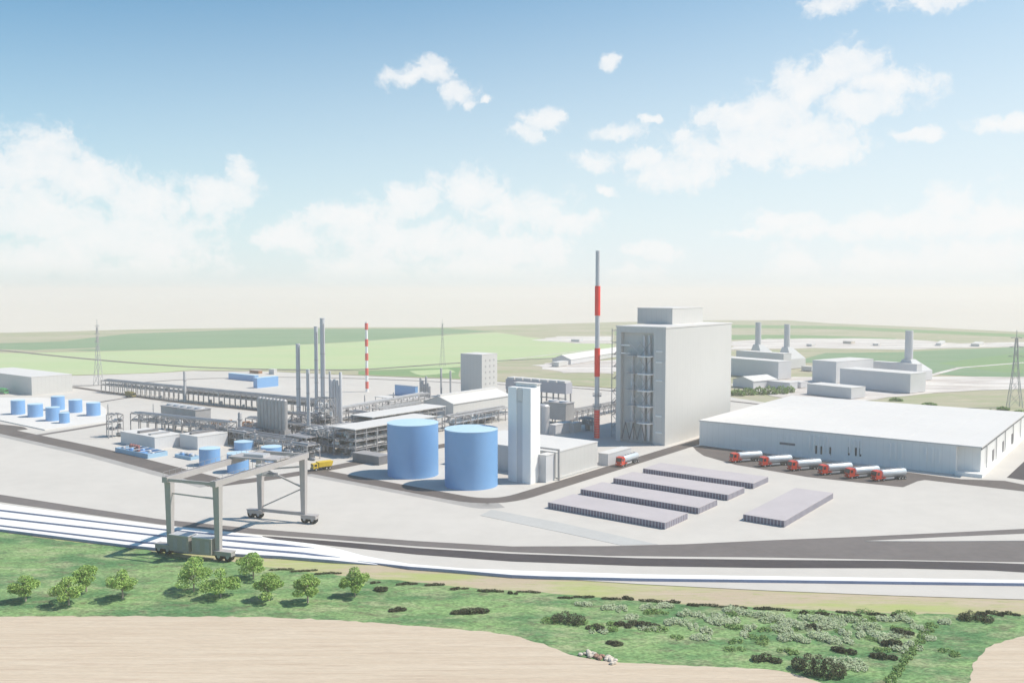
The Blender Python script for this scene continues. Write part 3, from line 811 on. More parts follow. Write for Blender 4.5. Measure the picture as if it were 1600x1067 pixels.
block('far_shed', 'small white shed on the far yard edge above the light blue warehouse', 'shed', 428, 585, 420, 433, 577, wall='clad')
block('far_shed', 'small brown shed on the far yard edge above the light blue warehouse', 'shed', 404, 584, 390, 410, 579, wall='rust', roof='stone')
rb2 = random.Random(21)
for k, (u, v, lab) in enumerate(((1268,541,'tiny pale shed on the far bare strip left of the single station stack'),(1330,537,'tiny pale shed on the far bare strip, middle one left of the single station stack'),(1372,540,'tiny pale shed just left of the single station stack'),(1470,540,'tiny pale shed on the far bare strip right of the single station stack'),(1530,541,'tiny pale shed on the far bare strip toward the right pylon'),(905,534,'tiny pale shed on the bare patch beyond the far barn'))):
    block('far_shed', lab, 'shed', u, v, u-rb2.uniform(7,13), u+rb2.uniform(4,8), v-rb2.uniform(2.5,4), rb2.uniform(-.3,.3), wall=rb2.choice(('clad','clad_grey','stone')))
# air cooled condenser: raised grey box on legs with a row of white caps
p, a, b, h = corner(884, 634, 790, 894, 599)
t = thing('air_condenser', 'raised lavender air condenser on legs with row of white caps behind slim white tower', 'condenser', p)
MB().box(-a, 0, 0, b, h*.52, h).build('fan_deck', 'lav', t)
for k in range(7):
    x = -a+.5+k*(a-1)/7
    MB().box(x+.4, x+(a-1)/7-.4, .3, b-.3, h+.01, h+1.1).build('cap', 'roof', t)
for k in range(6):
    x = -a+.6+k*(a-1.2)/5
    for y in (.6, b-.6):
        MB().box(x-.35, x+.35, y-.35, y+.35, 0, h*.52).build('leg', 'steel_mid', t)
MB().bar((-a,.6,h*.3),(0,.6,h*.3),.5).build('beam', 'steel_mid', t)

# power station far right ---------------------------------------------------
RO = R(-17)
gp_ = 'buildings of the far power station'
def pst(lab, *a, **k): return block('station_hall', lab, 'building', *a, rot=RO, wall='clad_grey', group=gp_, **k)
pst('far station hall with long shaded front, below the single right stack', 1422, 614.5, 1312, 1446, 584)
pst('far station hall, tall short one left of the long shaded hall', 1306, 599, 1269, 1364, 565)
pst('far station upper hall at the foot of the single right stack', 1432, 597, 1363, 1440, 569)
pst('far low station hall nearest, in front of the tall short one', 1330, 623, 1261, 1352, 606)
pst('far station hall just right of the tall white block', 1216, 593, 1100, 1236, 565)
pst('far station upper hall at the foot of the two left stacks', 1224, 580, 1150, 1236, 552.5)
pst('tiny far station shed between the two groups of halls', 1234, 608.5, 1199, 1246, 598)
pst('tiny far station shed beside the low nearest hall', 1251, 606, 1234, 1262, 597)
gable('station_house', 'small far house with pitched roof just right of the tall white block', 'building', 1177, 607, 1145, 1214, 596, zat(1177,590,at(1177,607)), RO, wall='clad_grey', group=gp_)
pst('tiny far grey hut left of the tall short station hall', 1268, 580, 1252, 1274, 573)
for u, vb, vt, uw, lab in ((1184,562,503.5,9.5,'leftmost far grey power station stack beside the tall white block'),(1229,566,506.5,9.5,'middle far grey power station stack with sloping boiler casing'),(1419,585,516.5,12.5,'single far grey stack above the right power station halls')):
    p = at(u, vb+9); r = uw/2*dep(p)/FPX; H = zat(u, vt, p)
    t = thing('station_stack', lab, 'stack', p, RO, 'three grey stacks of the far power station')
    hb = zat(u, vb-24, p)
    MB().lathe(0,0,[(r,hb-2),(r*.92,H)],20).build('shaft','shaft',t,True)
    m = MB(); w0, w1 = r*2.6, r*1.1
    m._add([(-w0,-w0*.5,0),(w0,-w0*.5,0),(w0,w0*2.5,0),(-w0,w0*2.5,0),(-w0,-w0*.5,hb*.45),(w0,-w0*.5,hb*.45),(w0,w0*2.5,hb*.45),(-w0,w0*2.5,hb*.45),(-w1,-w1,hb),(w1,-w1,hb),(w1,w1,hb),(-w1,w1,hb)],
           [(0,1,5,4),(1,2,6,5),(2,3,7,6),(3,0,4,7),(4,5,9,8),(5,6,10,9),(6,7,11,10),(7,4,8,11),(8,9,10,11)])
    m.build('boiler_casing','clad_grey',t)
gable('barn', 'far pale barn with dark gable left of the tall chimney', 'barn', 892, 569.5, 863, 980, 562, zat(878,554,at(878,568)), R(8), wall='clad_grey')
block('barn_shed', 'small pale shed in front of the far barn', 'shed', 873, 573, 862, 888, 566, R(8))
for (u, v, l, r_, vt, lab) in ((700,634,636,712,628,'wide white flat canopy left of the long ridge-roofed hall'),(640,632,585,652,625,'thin white flat canopy below the blue-fronted shed')):
    p, a, b, h = corner(u, v, l, r_, vt)
    t = thing('canopy', lab, 'canopy', p)
    MB().box(-a,0,0,b,h-.3,h).build('roof','roof',t)
    for x in (-a+.5,-a/2,-.5):
        for y in (.4,b-.4): MB().box(x-.12,x+.12,y-.12,y+.12,0,h-.3).build('post','steel',t)

# ================================================================== PROCESS PLANT
def rack(name, label, p, rot, L, Wd, levels, bay, pipes=4, mat='steel', truss=False, roof=None, top=None, group=None, deck=(), clutter=0, seed=0, cat='pipe rack', post=.32):
    rnd = random.Random(seed)
    t = thing(name, label, cat, p, rot, group)
    H = top or levels[-1]
    m = MB()
    for y in (0, Wd): m.box(-post/2, post/2, y-post/2, y+post/2, 0, H)
    for z in levels: m.bar((0,0,z),(0,Wd,z),post*.8)
    n = max(1, int(round(L/bay))); bay = L/n
    f = m.build('portal_frame', mat, t)
    for k in range(1, n+1):
        c = f.copy(); COL.objects.link(c); c.parent = t; c.location = (k*bay, 0, 0)
    for z in levels:
        m = MB().bar((0,0,z),(L,0,z),post*.9).bar((0,Wd,z),(L,Wd,z),post*.9)
        m.build('beam', mat, t)
        for k in range(pipes):
            y = (k+.6)*Wd/(pipes+.2); r = rnd.choice((.14,.2,.28,.36))
            MB().bar((rnd.uniform(-1,.5),y,z+r+.15),(L+rnd.uniform(-.5,1),y,z+r+.15),r,n=8).build('pipe', rnd.choice(('steel','steel_light','steel_mid','steel')), t, True)
    if truss:
        z0, z1 = levels[-2] if len(levels) > 1 else H*.5, levels[-1]
        for y in (0, Wd):
            m = MB()
            for k in range(n):
                q0, q1 = (z0, z1) if k % 2 == 0 else (z1, z0)
                m.bar((k*bay,y,q0),((k+1)*bay,y,q1),.2)
            m.build('truss', mat, t)
    for (x0, x1, z, mm) in deck:
        MB().box(x0*L, x1*L, .1, Wd-.1, z, z+.25).build('deck', mm, t)
    if roof:
        MB().box(-.4, L+.4, -.4, Wd+.4, H, H+.3).build('roof', roof, t)
    for k in range(clutter):
        x = rnd.uniform(1, L-1); y = rnd.uniform(.8, Wd-.8); z = rnd.choice([0.0]+[l+.3 for l in levels[:-1]]); mm = rnd.choice(('steel_light','steel','steel_mid','white','steel_mid'))
        if rnd.random() < .5:
            r = rnd.uniform(.5,1.1); hh = rnd.uniform(1.2,2.8)
            MB().lathe(x,y,[(r*.5,z),(r,z+.3),(r,z+hh-.3),(r*.4,z+hh)],12).build('vessel', mm, t, True)
        elif rnd.random() < .6:
            r = rnd.uniform(.4,.8); l = rnd.uniform(2,4)
            MB().lathe(y, z+r+.1, [(r*.5,x),(r,x+.3),(r,x+l-.3),(r*.5,x+l)],12,'x').build('exchanger', mm, t, True)
        else:
            w = rnd.uniform(.8,1.8)
            MB().box(x-w/2,x+w/2,y-.6,y+.6,z,z+rnd.uniform(.8,2)).build('skid_box', mm, t)
    return t
def span(p, q):
    """rotation relative to the site grid and length of a line between two surveyed points"""
    d = q-p; return math.atan2(d.y, d.x)-TH, math.hypot(d.x, d.y)
# the long rack
p, q = at(158.5,613), at(497,650)
ro, L = span(p, q)
rack('pipe_rack', 'longest grey pipe rack on dozens of thin posts running away to the left distance', p, ro, L, 7, (4.6, 7.2), 4.4, 5, 'steel_mid', top=7.6, deck=((.42,1,6.4,'steel'),), clutter=24, seed=3, post=.42)
p, q = at(170,681), at(322,700); ro, L = span(p, q)
rack('pipe_rack', 'grey lattice-sided pipe rack behind the white compressor houses', p + bD*10, ro, L, 5, (5.5, 8.6), 5.2, 4, 'steel_mid', truss=True, clutter=30, seed=5)
p, q = at(498,667), at(672,632); ro, L = span(p, q)
rack('pipe_rack', 'grey pipe rack joining the stacks to the long ridge-roofed hall', p, ro, L, 6, (3.5, 6.0), 5.5, 5, 'steel_mid', clutter=10, seed=6)
p, q = at(520,712), at(612,676); 
p0 = S(-256, 222)
gm = 'multi-level process modules beside the left big tank'
rack('process_module', 'multi-level grey process module under lower white roof beside the left big blue tank', S(-243,224), R(90), 44, 12, (3.2,6.2,9.0), 5.5, 6, 'steel_mid', roof='roof', top=10.6, group=gm, clutter=85, seed=11, cat='process module', deck=((0,1,6.0,'steel_light'),))
rack('process_module', 'multi-level grey process module under farther white roof behind the left big blue tank', S(-259,248), R(90), 44, 12, (3.2,6.4,9.4), 5.5, 6, 'steel_mid', roof='roof', top=11.0, group=gm, clutter=70, seed=12, cat='process module', deck=((0,1,3.0,'steel_light'),(0,1,6.2,'bund_blue')))
rack('pipe_rack', 'low grey pipe rack between grey blue-ended house and the process modules', S(-265,224), R(85), 34, 8, (3.0,5.5,8.0), 4, 5, 'steel_mid', group=None, clutter=40, seed=13)
p, q = at(712,672), at(800,655); ro, L = span(p, q)
rack('pipe_rack', 'grey-blue pipe rack in front of the long ridge-roofed hall above the right tank', p, ro, L, 8, (3.0,5.6), 5, 5, 'steel_mid', clutter=16, seed=14, deck=((0,.7,2.8,'bund_blue'),))
p, q = at(600,660), at(662,648); ro, L = span(p, q)
rack('pipe_rack', 'short brown-grey pipe rack left of the dark gable of the long hall', p, ro, L, 7, (3.0,6.0), 5, 5, 'steel_mid', clutter=10, seed=15)
p, q = at(893,660), at(985,640); ro, L = span(p, q)
rack('pipe_rack', 'small lattice pipe rack behind the red chimney base', p, ro, L, 4, (3.0,5.0), 5, 4, 'steel_mid', truss=True, seed=16)
rack('pipe_rack', 'grey pipe rack linking the bank of upright tubes to the slim stacks', S(-326,236), R(0), 48, 6, (3.4,6.4), 5, 5, 'steel_mid', clutter=34, seed=17)
rack('pipe_rack', 'short grey pipe rack between left blue crane-side tank and the tube bank', S(-302,214), R(0), 34, 6, (3.0,5.0), 5, 4, 'steel_mid', clutter=34, seed=18)

gfr = 'open steel frames around the slim stacks'
def frame_px(label, u, v, L, Wd, levels, seed, clutter=26, rot=0.0):
    rack('process_unit', label, at(u, v), rot, L, Wd, levels, 3.2, 3, 'steel_mid', truss=True, clutter=clutter, seed=seed, group=gfr, cat='process unit', deck=((0,1,levels[0],'steel'),(0,1,levels[1],'steel_mid')), post=.26)
frame_px('tall open steel frame between the two tallest slim stacks', 491, 683, 7, 6, (4,8,12,16.5), 31)
frame_px('open steel frame between the tube bank and shorter slim stack', 449, 683, 10, 7, (3.5,7,10), 32)
frame_px('open steel frame in front of the tight tube cluster', 521, 690, 9, 8, (3.5,7), 33, 30)
frame_px('low open steel frame below the shorter slim stack', 447, 704, 12, 8, (3.2,6), 34, 34)
frame_px('low open steel frame behind the left blue tank module roofs', 545, 664, 14, 7, (3.2,6), 35, 26)
frame_px('open steel frame at the left end of the lattice-sided rack', 167, 682, 4.5, 5, (3.2,6.4,9.4), 36, 6)
frame_px('open steel unit filling the yard left of the module roofs, nearer one', 485, 704, 14, 8, (3,6,8.5), 41, 36)
frame_px('open steel unit filling the yard left of the module roofs, farther one', 470, 678, 16, 7, (3,6,8.5), 42, 34)
frame_px('small steel unit right of the tube bank base', 455, 716, 9, 6, (3,5.4), 43, 24)
frame_px('small steel unit between the rusty skid and the tube bank', 366, 690, 12, 6, (3,5.4), 44, 24)
frame_px('low steel unit behind the small blue bund', 300, 690, 10, 5, (2.8,4.6), 45, 16)
frame_px('small steel unit beside the white equipment houses', 905, 672, 7, 5, (2.8,5.2), 46, 12)
frame_px('low steel frame behind the second compressor house', 330, 690, 22, 6, (3.0,5.4), 37, 30)
frame_px('low steel frame below the long ridge-roofed hall wall', 730, 664, 22, 7, (2.8,5.0), 38, 30, R(88))
# air coolers --------------------------------------------------------------
def cooler(label, u, v, ul, ur, vt, frac=.45):
    p, a, b, h = corner(u, v, ul, ur, vt)
    t = thing('air_cooler', label, 'air cooler', p)
    MB().box(-a,0,0,b,h*frac,h-.4).build('bundle_box', 'steel', t)
    MB().box(-a-.3,.3,-.3,b+.3,h-.4,h-.15).build('deck', 'steel_mid', t)
    k = max(2, int(a/5))
    for i in range(k):
        x = -a+(i+.5)*a/k
        MB().lathe(x,b/2,[(min(b,a/k)*.42,h-.14),(min(b,a/k)*.38,h+.5)],18).build('fan_ring', 'steel_light', t, True)
    for i in range(k+1):
        for y in (.25,b-.25):
            x = -a+.2+i*(a-.4)/k
            MB().box(x-.2,x+.2,y-.2,y+.2,0,h*frac).build('leg', 'steel_mid', t)
cooler('dark grey boxy air cooler on legs behind white compressor houses', 306, 681, 252, 330, 640)
cooler('grey box air cooler between the slim white tower and chimney', 884, 664, 850, 897, 630, .2)

# slim stacks and columns ----------------------------------------------------
gs = 'slim grey stacks in the middle of the plant'
for u, vb, vt, w, lab in ((467,664,537,6.6,'slim grey stack, shorter left one of the three tallest'),(495.5,668,510,6.0,'slim grey stack, second tallest, just left of the tallest'),(505.5,664,497,7.6,'tallest slim grey stack in the middle of the plant'),
        (482.5,690,577,5.6,'grey stack standing nearest, lower than the three tallest'),(516,660,580,3.2,'thin grey pipe stack immediately right of the tallest one')):
    p = at(u, vb); r = w/2*dep(p)/FPX; H = zat(u, vt, p)
    t = thing('exhaust_stack', lab, 'stack', p, 0, gs)
    MB().lathe(0,0,[(r*1.5,0),(r*1.5,1.0),(r,2.2),(r*.96,H-.4),(r*1.05,H-.4),(r*1.05,H)],20).build('shaft','shaft',t,True)
    for k in range(1,4):
        z = H*k/4.5
        MB().lathe(0,0,[(r*1.12,z),(r*1.12,z+.3)],20).build('flange','steel',t,True)
    MB().bar((r*1.15,-.2,1),(r*1.15,-.2,H*.95),.16).build('ladder','steel_mid',t)
t = thing('column_cluster', 'tight cluster of grey upright tubes right of the tallest slim stack', 'column cluster', at(519,662))
sc_ = dep(at(519,662))/FPX
for du, vt, w in ((0,593,4.2),(4.2,592,4.2),(8.4,594,4.2),(-2,586,1.4),(14,581,4.6),(11.5,602,3)):
    x = du*sc_; H = zat(519+du, vt, at(519,662))
    MB().lathe(x*math.cos(-TH), x*math.sin(-TH), [(w/2*sc_,0),(w/2*sc_,H-.4),(w/3*sc_,H)], 14).build('column','shaft',t,True)
# bank of upright tubes
p, a, b, h = corner(444, 695, 400, 447, 625)
t = thing('tube_bank', 'tall bank of ribbed grey upright tubes behind the gantry crane', 'tube bank', p)
n = 8
for k in range(n):
    x = -a+(k+.5)*a/n
    MB().lathe(x, 1.4, [(a/n*.5,h*.32),(a/n*.5,h-.5),(a/n*.3,h)], 14).build('tube','steel',t,True)
MB().box(-a,0,0.3,3.4,0,h*.32).build('base','steel_mid',t)
MB().box(-a-.4,.4,0,.3,h*.30,h*.33).build('walkway','steel_mid',t)
for k in range(5): MB().box(-a+.3+k*a/5,-a+.6+k*a/5,0.02,.3,0,h*.3).build('post','steel_dark',t)
# single columns
for u, vb, vt, w, lab in ((375.5,682,644,6.2,'stout grey upright vessel left of the tube bank'),(322,673,638,4.6,'slim pale upright vessel beside the dark air cooler'),(315,675,650,3,'thin short upright vessel beside the dark air cooler'),(289.5,628,580,4.4,'lone grey column poking above the long pipe rack'),
        (240,660,631,1.4,'thin grey pole tower behind the compressor house'),(170,685,631,1.6,'thin pole at the left end of the lattice-sided rack'),(570,640,617,1.8,'thin dark vent pole on the open yard below the far banded chimney'),(615,640,613,2.0,'thin vent pole left of the blue-fronted shed'),
        (689.5,620,575,3,'left one of two thin poles left of the square block building'),(704,622,579,3,'right one of two thin poles left of the square block building')):
    p = at(u, vb); r = w/2*dep(p)/FPX; H = zat(u, vt, p)
    t = thing('column', lab, 'column', p)
    MB().lathe(0,0,[(r*1.15,0),(r*1.15,.6),(r,.8),(r,H-.4),(r*.6,H)],14).build('shell','steel',t,True)
    MB().lathe(0,0,[(r*1.3,H*.7),(r*1.3,H*.7+.25)],14).build('platform','steel_mid',t,True)
t = thing('column_cluster', 'grey cluster of close columns on the far yard left of the thin poles', 'column cluster', at(664,621), 0)
sc_ = dep(at(664,621))/FPX
for i, (du, vt) in enumerate(((-8,590),(-4.5,594),(-1,600),(2.5,588),(6,598),(9,603))):
    H = zat(664, vt, at(664,621))
    MB().lathe(du*sc_*.8, -du*sc_*.35*-1, [(1.9*sc_,0),(1.9*sc_,H-.5),(1.2*sc_,H)], 12).build('column','steel',t,True)

# skids, bunds -----------------------------------------------------------------
def bund(label, u, v, ul, ur, h=1.6, seed=0):
    p = at(u, v); a = reach(p,-aD,ul); b = reach(p,bD,ur); rnd = random.Random(seed)
    t = thing('equipment_bund', label, 'bund', p)
    w = .3
    MB().box(-a,0,0,w,0,h).box(-a,0,b-w,b,0,h).box(-a,-a+w,w,b-w,0,h).box(-w,0,w,b-w,0,h).build('bund_wall','bund_blue',t)
    MB().box(-a+w,-w,w,b-w,.05,.2).build('floor','tank_blue',t)
    for k in range(5):
        x = -a+1.2+k*(a-2.4)/4; 
        MB().lathe(b*rnd.uniform(.3,.7), 1.3, [(.4,x-.8),(.6,x-.6),(.6,x+.6),(.4,x+.8)],12,'x').build('pump', rnd.choice(('steel_light','tank_blue','steel')), t, True)
        MB().bar((x,.8,1.9),(x,b-.8,1.9),.14,n=8).build('pipe','steel_light',t,True)
bund('blue walled equipment bund in front of the longer compressor house', 231, 716.5, 180, 262, 1.7, 1)
bund('small blue walled bund left of the front blue crane-side tank', 298, 719, 273, 312, 1.2, 2)
t = thing('vessel_skid', 'reddish brown vessel skid at the foot of the longer compressor house', 'skid', at(205,704))
for k in range(4): MB().lathe(k*1.7, 0, [(.7,.3),(.7,2.4),(.3,2.8)],12).build('vessel','redbrown',t,True)
MB().box(-1,6.2,-1,1,0,.3).build('skid_base','steel_dark',t)
rnd = random.Random(4)
for u, v, n_, lab in ((346,664,9,'rusty brown pipework skid on the open patch right of the dark air cooler'),(388,668,5,'brown pipework skid left of the tube bank'),(478,668,4,'orange-brown pipework skid at the foot of the slim stacks')):
    t = thing('pipework_skid', lab, 'skid', at(u, v))
    MB().box(-n_*.9,n_*.9,-2,2,0,.25).build('skid_base','steel_mid',t)
    for k in range(n_):
        x = -n_*.9+.9+k*1.7
        z = rnd.uniform(1.2,3)
        MB().bar((x,-1.6,z),(x+rnd.uniform(-1,1),1.6,z),.32,n=8).bar((x,-1.6,.2),(x,-1.6,z),.3,n=8).build('pipe','rust',t,True)
        if k%2: MB().lathe(0, 1.2, [(.4,x-1.2),(.7,x-.9),(.7,x+.9),(.4,x+1.2)],12,'x').build('vessel',rnd.choice(('rust','steel_light')),t,True)

# ================================================================== GANTRY CRANE
fl, fr, rl, rr = at(263,865), at(338,873), at(411.5,809), at(479,817)
mid = (fl+fr+rl+rr)/4
ang = math.atan2((fr-fl).y+(rr-rl).y, (fr-fl).x+(rr-rl).x)
cw = ((fr-fl).length+(rr-rl).length)/2; cs = ((rl-fl).length+(rr-fr).length)/2
CH = 17.5
cr = thing('gantry_crane', 'big grey rubber-tyred gantry crane straddling the white railway tracks', 'gantry crane', mid, abs_rot=ang)
hx, hy = cw/2, cs/2
for x in (-hx, hx):
    for y in (-hy, hy):
        m = MB(); w0, w1 = .62, .88
        m._add([(x-w0,y-w0*.8,2.2),(x+w0,y-w0*.8,2.2),(x+w0,y+w0*.8,2.2),(x-w0,y+w0*.8,2.2),(x-w1,y-w1*.8,CH-.2),(x+w1,y-w1*.8,CH-.2),(x+w1,y+w1*.8,CH-.2),(x-w1,y+w1*.8,CH-.2)],
               [(3,2,1,0),(4,5,6,7),(0,1,5,4),(1,2,6,5),(2,3,7,6),(3,0,4,7)])
        m.build('leg', 'crane_grey', cr)
for x in (-hx, hx):
    g_ = MB().box(x-.75, x+.75, -hy-1.6, hy+1.6, CH-.2, CH+1.15).build('girder', 'crane_grey', cr)
    MB().box(x-.06, x+.06, -hy-1.4, hy+1.4, CH+1.15, CH+1.3).build('rail', 'steel_dark', g_)
    m = MB(); so = 1 if x > 0 else -1
    for k in range(19):
        y = -hy-1.2+k*(2*hy+2.4)/18; m.bar((x+so*.68,y,CH+1.15),(x+so*.68,y,CH+2.2),.06)
    m.bar((x+so*.68,-hy-1.2,CH+2.2),(x+so*.68,hy+1.2,CH+2.2),.06); m.build('handrail','steel',g_)
for y in (-hy, hy):
    MB().box(-hx-.4, hx+.4, y-.35, y+.35, 1.9, 2.75).build('sill_beam', 'crane_grey', cr)
MB().box(-hx+.75, hx-.75, hy+.5, hy+1.3, CH, CH+1.0).build('end_tie', 'crane_grey', cr)
MB().box(-hx+.75, hx-.75, -hy-1.4, -hy-1.0, CH+.1, CH+.8).build('end_tie', 'crane_grey', cr)
MB().bar((-hx,-hy,14.6),(hx,-hy,14.2),.34).build('strut','crane_grey',cr)
MB().bar((-hx,hy,14.2),(hx,hy,9.4),.4).build('brace','crane_grey',cr)
MB().bar((-hx,hy,3.0),(hx,hy,9.4),.34).build('brace','crane_grey',cr)
MB().bar((-hx,hy,13.4),(hx,hy,15.2),.4).build('strut','crane_grey',cr)
# drive houses between the near legs
d1 = MB().box(-hx+.9,-.45,-hy-1.5,-hy+1.3,1.3,5.0).build('machinery_house','crane_green',cr)
MB().box(-hx+.8,-.35,-hy-1.6,-hy+1.4,5.0,5.2).build('lid','steel_light',d1)
d2 = MB().box(.5,hx-.9,-hy-1.5,-hy+1.3,1.3,5.0).build('machinery_house','crane_green',cr)
MB().box(.4,hx-.8,-hy-1.6,-hy+1.4,5.0,5.2).build('lid','steel_light',d2)
for d, x in ((d1,-hx+2),(d1,-2.2),(d2,1.6),(d2,hx-2.6)):
    MB().box(x,x+1.2,-hy-1.56,-hy-1.49,1.8,4.4).build('vent_panel','steel_mid',d)
# bogies with paired tyres
for x, sg in ((-hx,-1),(hx,1)):
    for y in (-hy, hy):
        xc = x+sg*1.7
        bg = MB().box(xc-2.3,xc+2.3,y-.75,y+.75,1.25,2.15).build('bogie','crane_grey' if y>0 else 'steel_mid',cr)
        MB().box(xc-2.4,xc+2.4,y-1.0,y+1.0,2.15,2.35).build('mudguard','crane_grey',bg)
        for dx_ in (-1.25, 1.25):
            w = MB().lathe(xc+dx_, 1.08, [(.7,y-.7),(1.08,y-.58),(1.08,y+.58),(.7,y+.7)], 20, 'x')
            w.v = [(b_, a_, c_) for a_, b_, c_ in w.v]; w.f = [f[::-1] for f in w.f]
            wo = w.build('wheel','rubber',bg,True)
            h = MB().lathe(xc+dx_, 1.08, [(.45,y-.74),(.45,y+.74)], 14, 'x'); h.v = [(b_, a_, c_) for a_, b_, c_ in h.v]; h.f = [f[::-1] for f in h.f]
            h.build('hub','steel',bg,True)
# trolley with cab and spreader
ty = hy*.42
tr = MB().box(-hx-.6,hx+.6,ty-2.6,ty+3.0,CH+1.35,CH+1.8).build('trolley','crane_grey',cr)
MB().box(-3.5,2.5,ty-1.4,ty+1.6,CH+1.8,CH+2.5).build('hoist_house','steel_light',tr)
MB().box(2.6,4.6,ty-4.8,ty-2.7,CH-1.9,CH+.6).build('operator_cab','steel_light',tr)
MB().box(2.7,4.5,ty-4.86,ty-4.78,CH-1.2,CH+.2).build('cab_window','glass',tr)
sp_ = MB().box(-5.2,5.2,ty-1.0,ty+1.0,CH-3.0,CH-2.4).build('spreader','steel_mid',cr)
m = MB()
for x in (-2.4,2.4):
    for y in (-.7,.7): m.bar((x,ty+y,CH-2.4),(x,ty+y,CH+1.35),.07)
m.build('hoist_rope','steel_dark',sp_)

# ================================================================== VEHICLES
def wheel(parent, x, y, r=.5, w=.32):
    m = MB().lathe(x, r, [(r*.8,y-w/2),(r,y-w/2+.05),(r,y+w/2-.05),(r*.8,y+w/2)], 16, 'x')
    m.v = [(b, a, c) for a, b, c in m.v]; m.f = [f[::-1] for f in m.f]
    wo = m.build('wheel', 'rubber', parent, True)
    m = MB().lathe(x, r, [(r*.5,y-w/2-.02),(r*.5,y+w/2+.02)], 10, 'x')
    m.v = [(b, a, c) for a, b, c in m.v]; m.f = [f[::-1] for f in m.f]
    m.build('rim', 'steel_light', wo, True)
def tanker(label, loc, rot, group):
    t = thing('tanker_truck', label, 'tanker truck', loc, abs_rot=rot, group=group)
    m = MB(); prof = [(6.35,.75),(6.35,1.9),(6.05,3.35),(4.2,3.5),(4.2,.75)]
    m._add([(x,-1.25,z) for x,z in prof]+[(x,1.25,z) for x,z in prof], [(0,1,2,3,4),(9,8,7,6,5)]+[(i,5+i,5+(i+1)%5,(i+1)%5) for i in range(5)])
    cab = m.build('cab','cab_red',t)
    MB()._add([(6.39,-1.1,1.95),(6.39,1.1,1.95),(6.11,1.1,3.15),(6.11,-1.1,3.15)],[(0,1,2,3)])._add([(6.33,-1.1,1.95),(6.33,1.1,1.95),(6.05,1.1,3.15),(6.05,-1.1,3.15)],[(3,2,1,0)]).build('windscreen','glass',cab)
    for y in (-1.27,1.27): MB().box(5.0,5.9,y-.015,y+.015,2.1,3.0).build('side_window','glass',cab)
    MB().box(6.35,6.5,-1.25,1.25,.55,1.05).build('bumper','cab_red',cab)
    for y in (-.95,.95): MB().box(6.36,6.42,y-.18,y+.18,1.1,1.35).build('headlight','white',cab)
    MB().box(-6.3,5.6,-.45,.45,.85,1.15).build('chassis','steel_dark',t)
    tk = MB().lathe(0, 2.4, [(.5,-6.4),(1.1,-6.2),(1.22,-5.9),(1.22,3.2),(1.1,3.5),(.5,3.7)], 28, 'x').build('tank','tank_steel',t,True)
    for x in (-4.6,-2.6,-.6,1.4): MB().lathe(x, 0, [(.35,3.55),(.35,3.8)], 12).build('manhole','steel',tk)
    MB().box(-5,2,-.3,.3,3.62,3.68).build('walkway','steel_mid',tk)
    for y in (-1.05,1.05): MB().box(-1.0,2.6,y-.08,y+.08,.6,1.2).build('side_guard','steel_light',t)
    for y in (-1.2,1.2): MB().box(2.5,4.0,y-.2,y+.2,1.05,1.2).build('mudguard','cab_red',t)
    for x in (5.3,3.2,-3.2,-4.4,-5.6):
        for y in (-1.05,1.05): wheel(t, x, y)
    return t
gt = 'red tanker trucks parked in a row before the warehouse'
ordn = ('leftmost of the row','second from the left','third from the left','fourth from the left','fifth from the left','rightmost of the row, with free asphalt behind it')
first = None
for (u0, v0, u1), o_ in zip(((1134,722.5,1181.5),(1180,729,1227),(1225,735.5,1273),(1273,742,1321),(1315,747.5,1364),(1356.5,751.5,1408)), ordn):
    front = at(u0+9, v0)
    dirv = Vector((math.cos(R(19)), math.sin(R(19)), 0))
    loc = front + dirv*6.2; rz = R(19+180)
    lab = 'red-cabbed silver tanker truck before the warehouse, ' + o_
    if first is None: first = tanker(lab, loc, rz, gt)
    else: copy_tree(first, loc, rz, lab)
lo = at(967, 729.5)
d_ = bD
c_ = copy_tree(first, lo + d_*6.2, math.atan2(-d_.y, -d_.x), 'single red-cabbed tanker truck driving alone on the road past the white kiosk')
del c_['group']

# yellow dump truck
p = at(489, 735.5); d_ = (bD*.9 - aD*-.25).normalized()
yt = thing('dump_truck', 'bright yellow dump truck on the road behind the crane leg', 'truck', p + d_*3.2, abs_rot=math.atan2(-d_.y,-d_.x))
cab = MB().box(1.7,3.5,-1.15,1.15,.8,2.5).build('cab','yellow',yt)
MB().box(3.5,3.53,-1.0,1.0,1.6,2.35).build('windscreen','glass',cab)
for y in (-1.165,1.165): MB().box(2.2,3.1,y-.015,y+.015,1.6,2.3).build('side_window','glass',cab)
MB().box(3.5,3.7,-1.15,1.15,.5,.95).build('bumper','steel_dark',cab)
m = MB(); m._add([(-3.4,-1.2,1.2),(1.5,-1.2,1.2),(1.5,1.2,1.2),(-3.4,1.2,1.2),(-3.9,-1.35,2.9),(1.5,-1.35,2.9),(1.5,1.35,2.9),(-3.9,1.35,2.9)],[(3,2,1,0),(4,5,6,7),(0,1,5,4),(1,2,6,5),(2,3,7,6),(3,0,4,7)])
m.build('tipper_body','yellow',yt)
MB().box(-3.2,3.2,-.5,.5,.75,1.1).build('chassis','steel_dark',yt)
for x in (2.5,-1.4,-2.7):
    for y in (-1.0,1.0): wheel(yt,x,y,.55,.4)
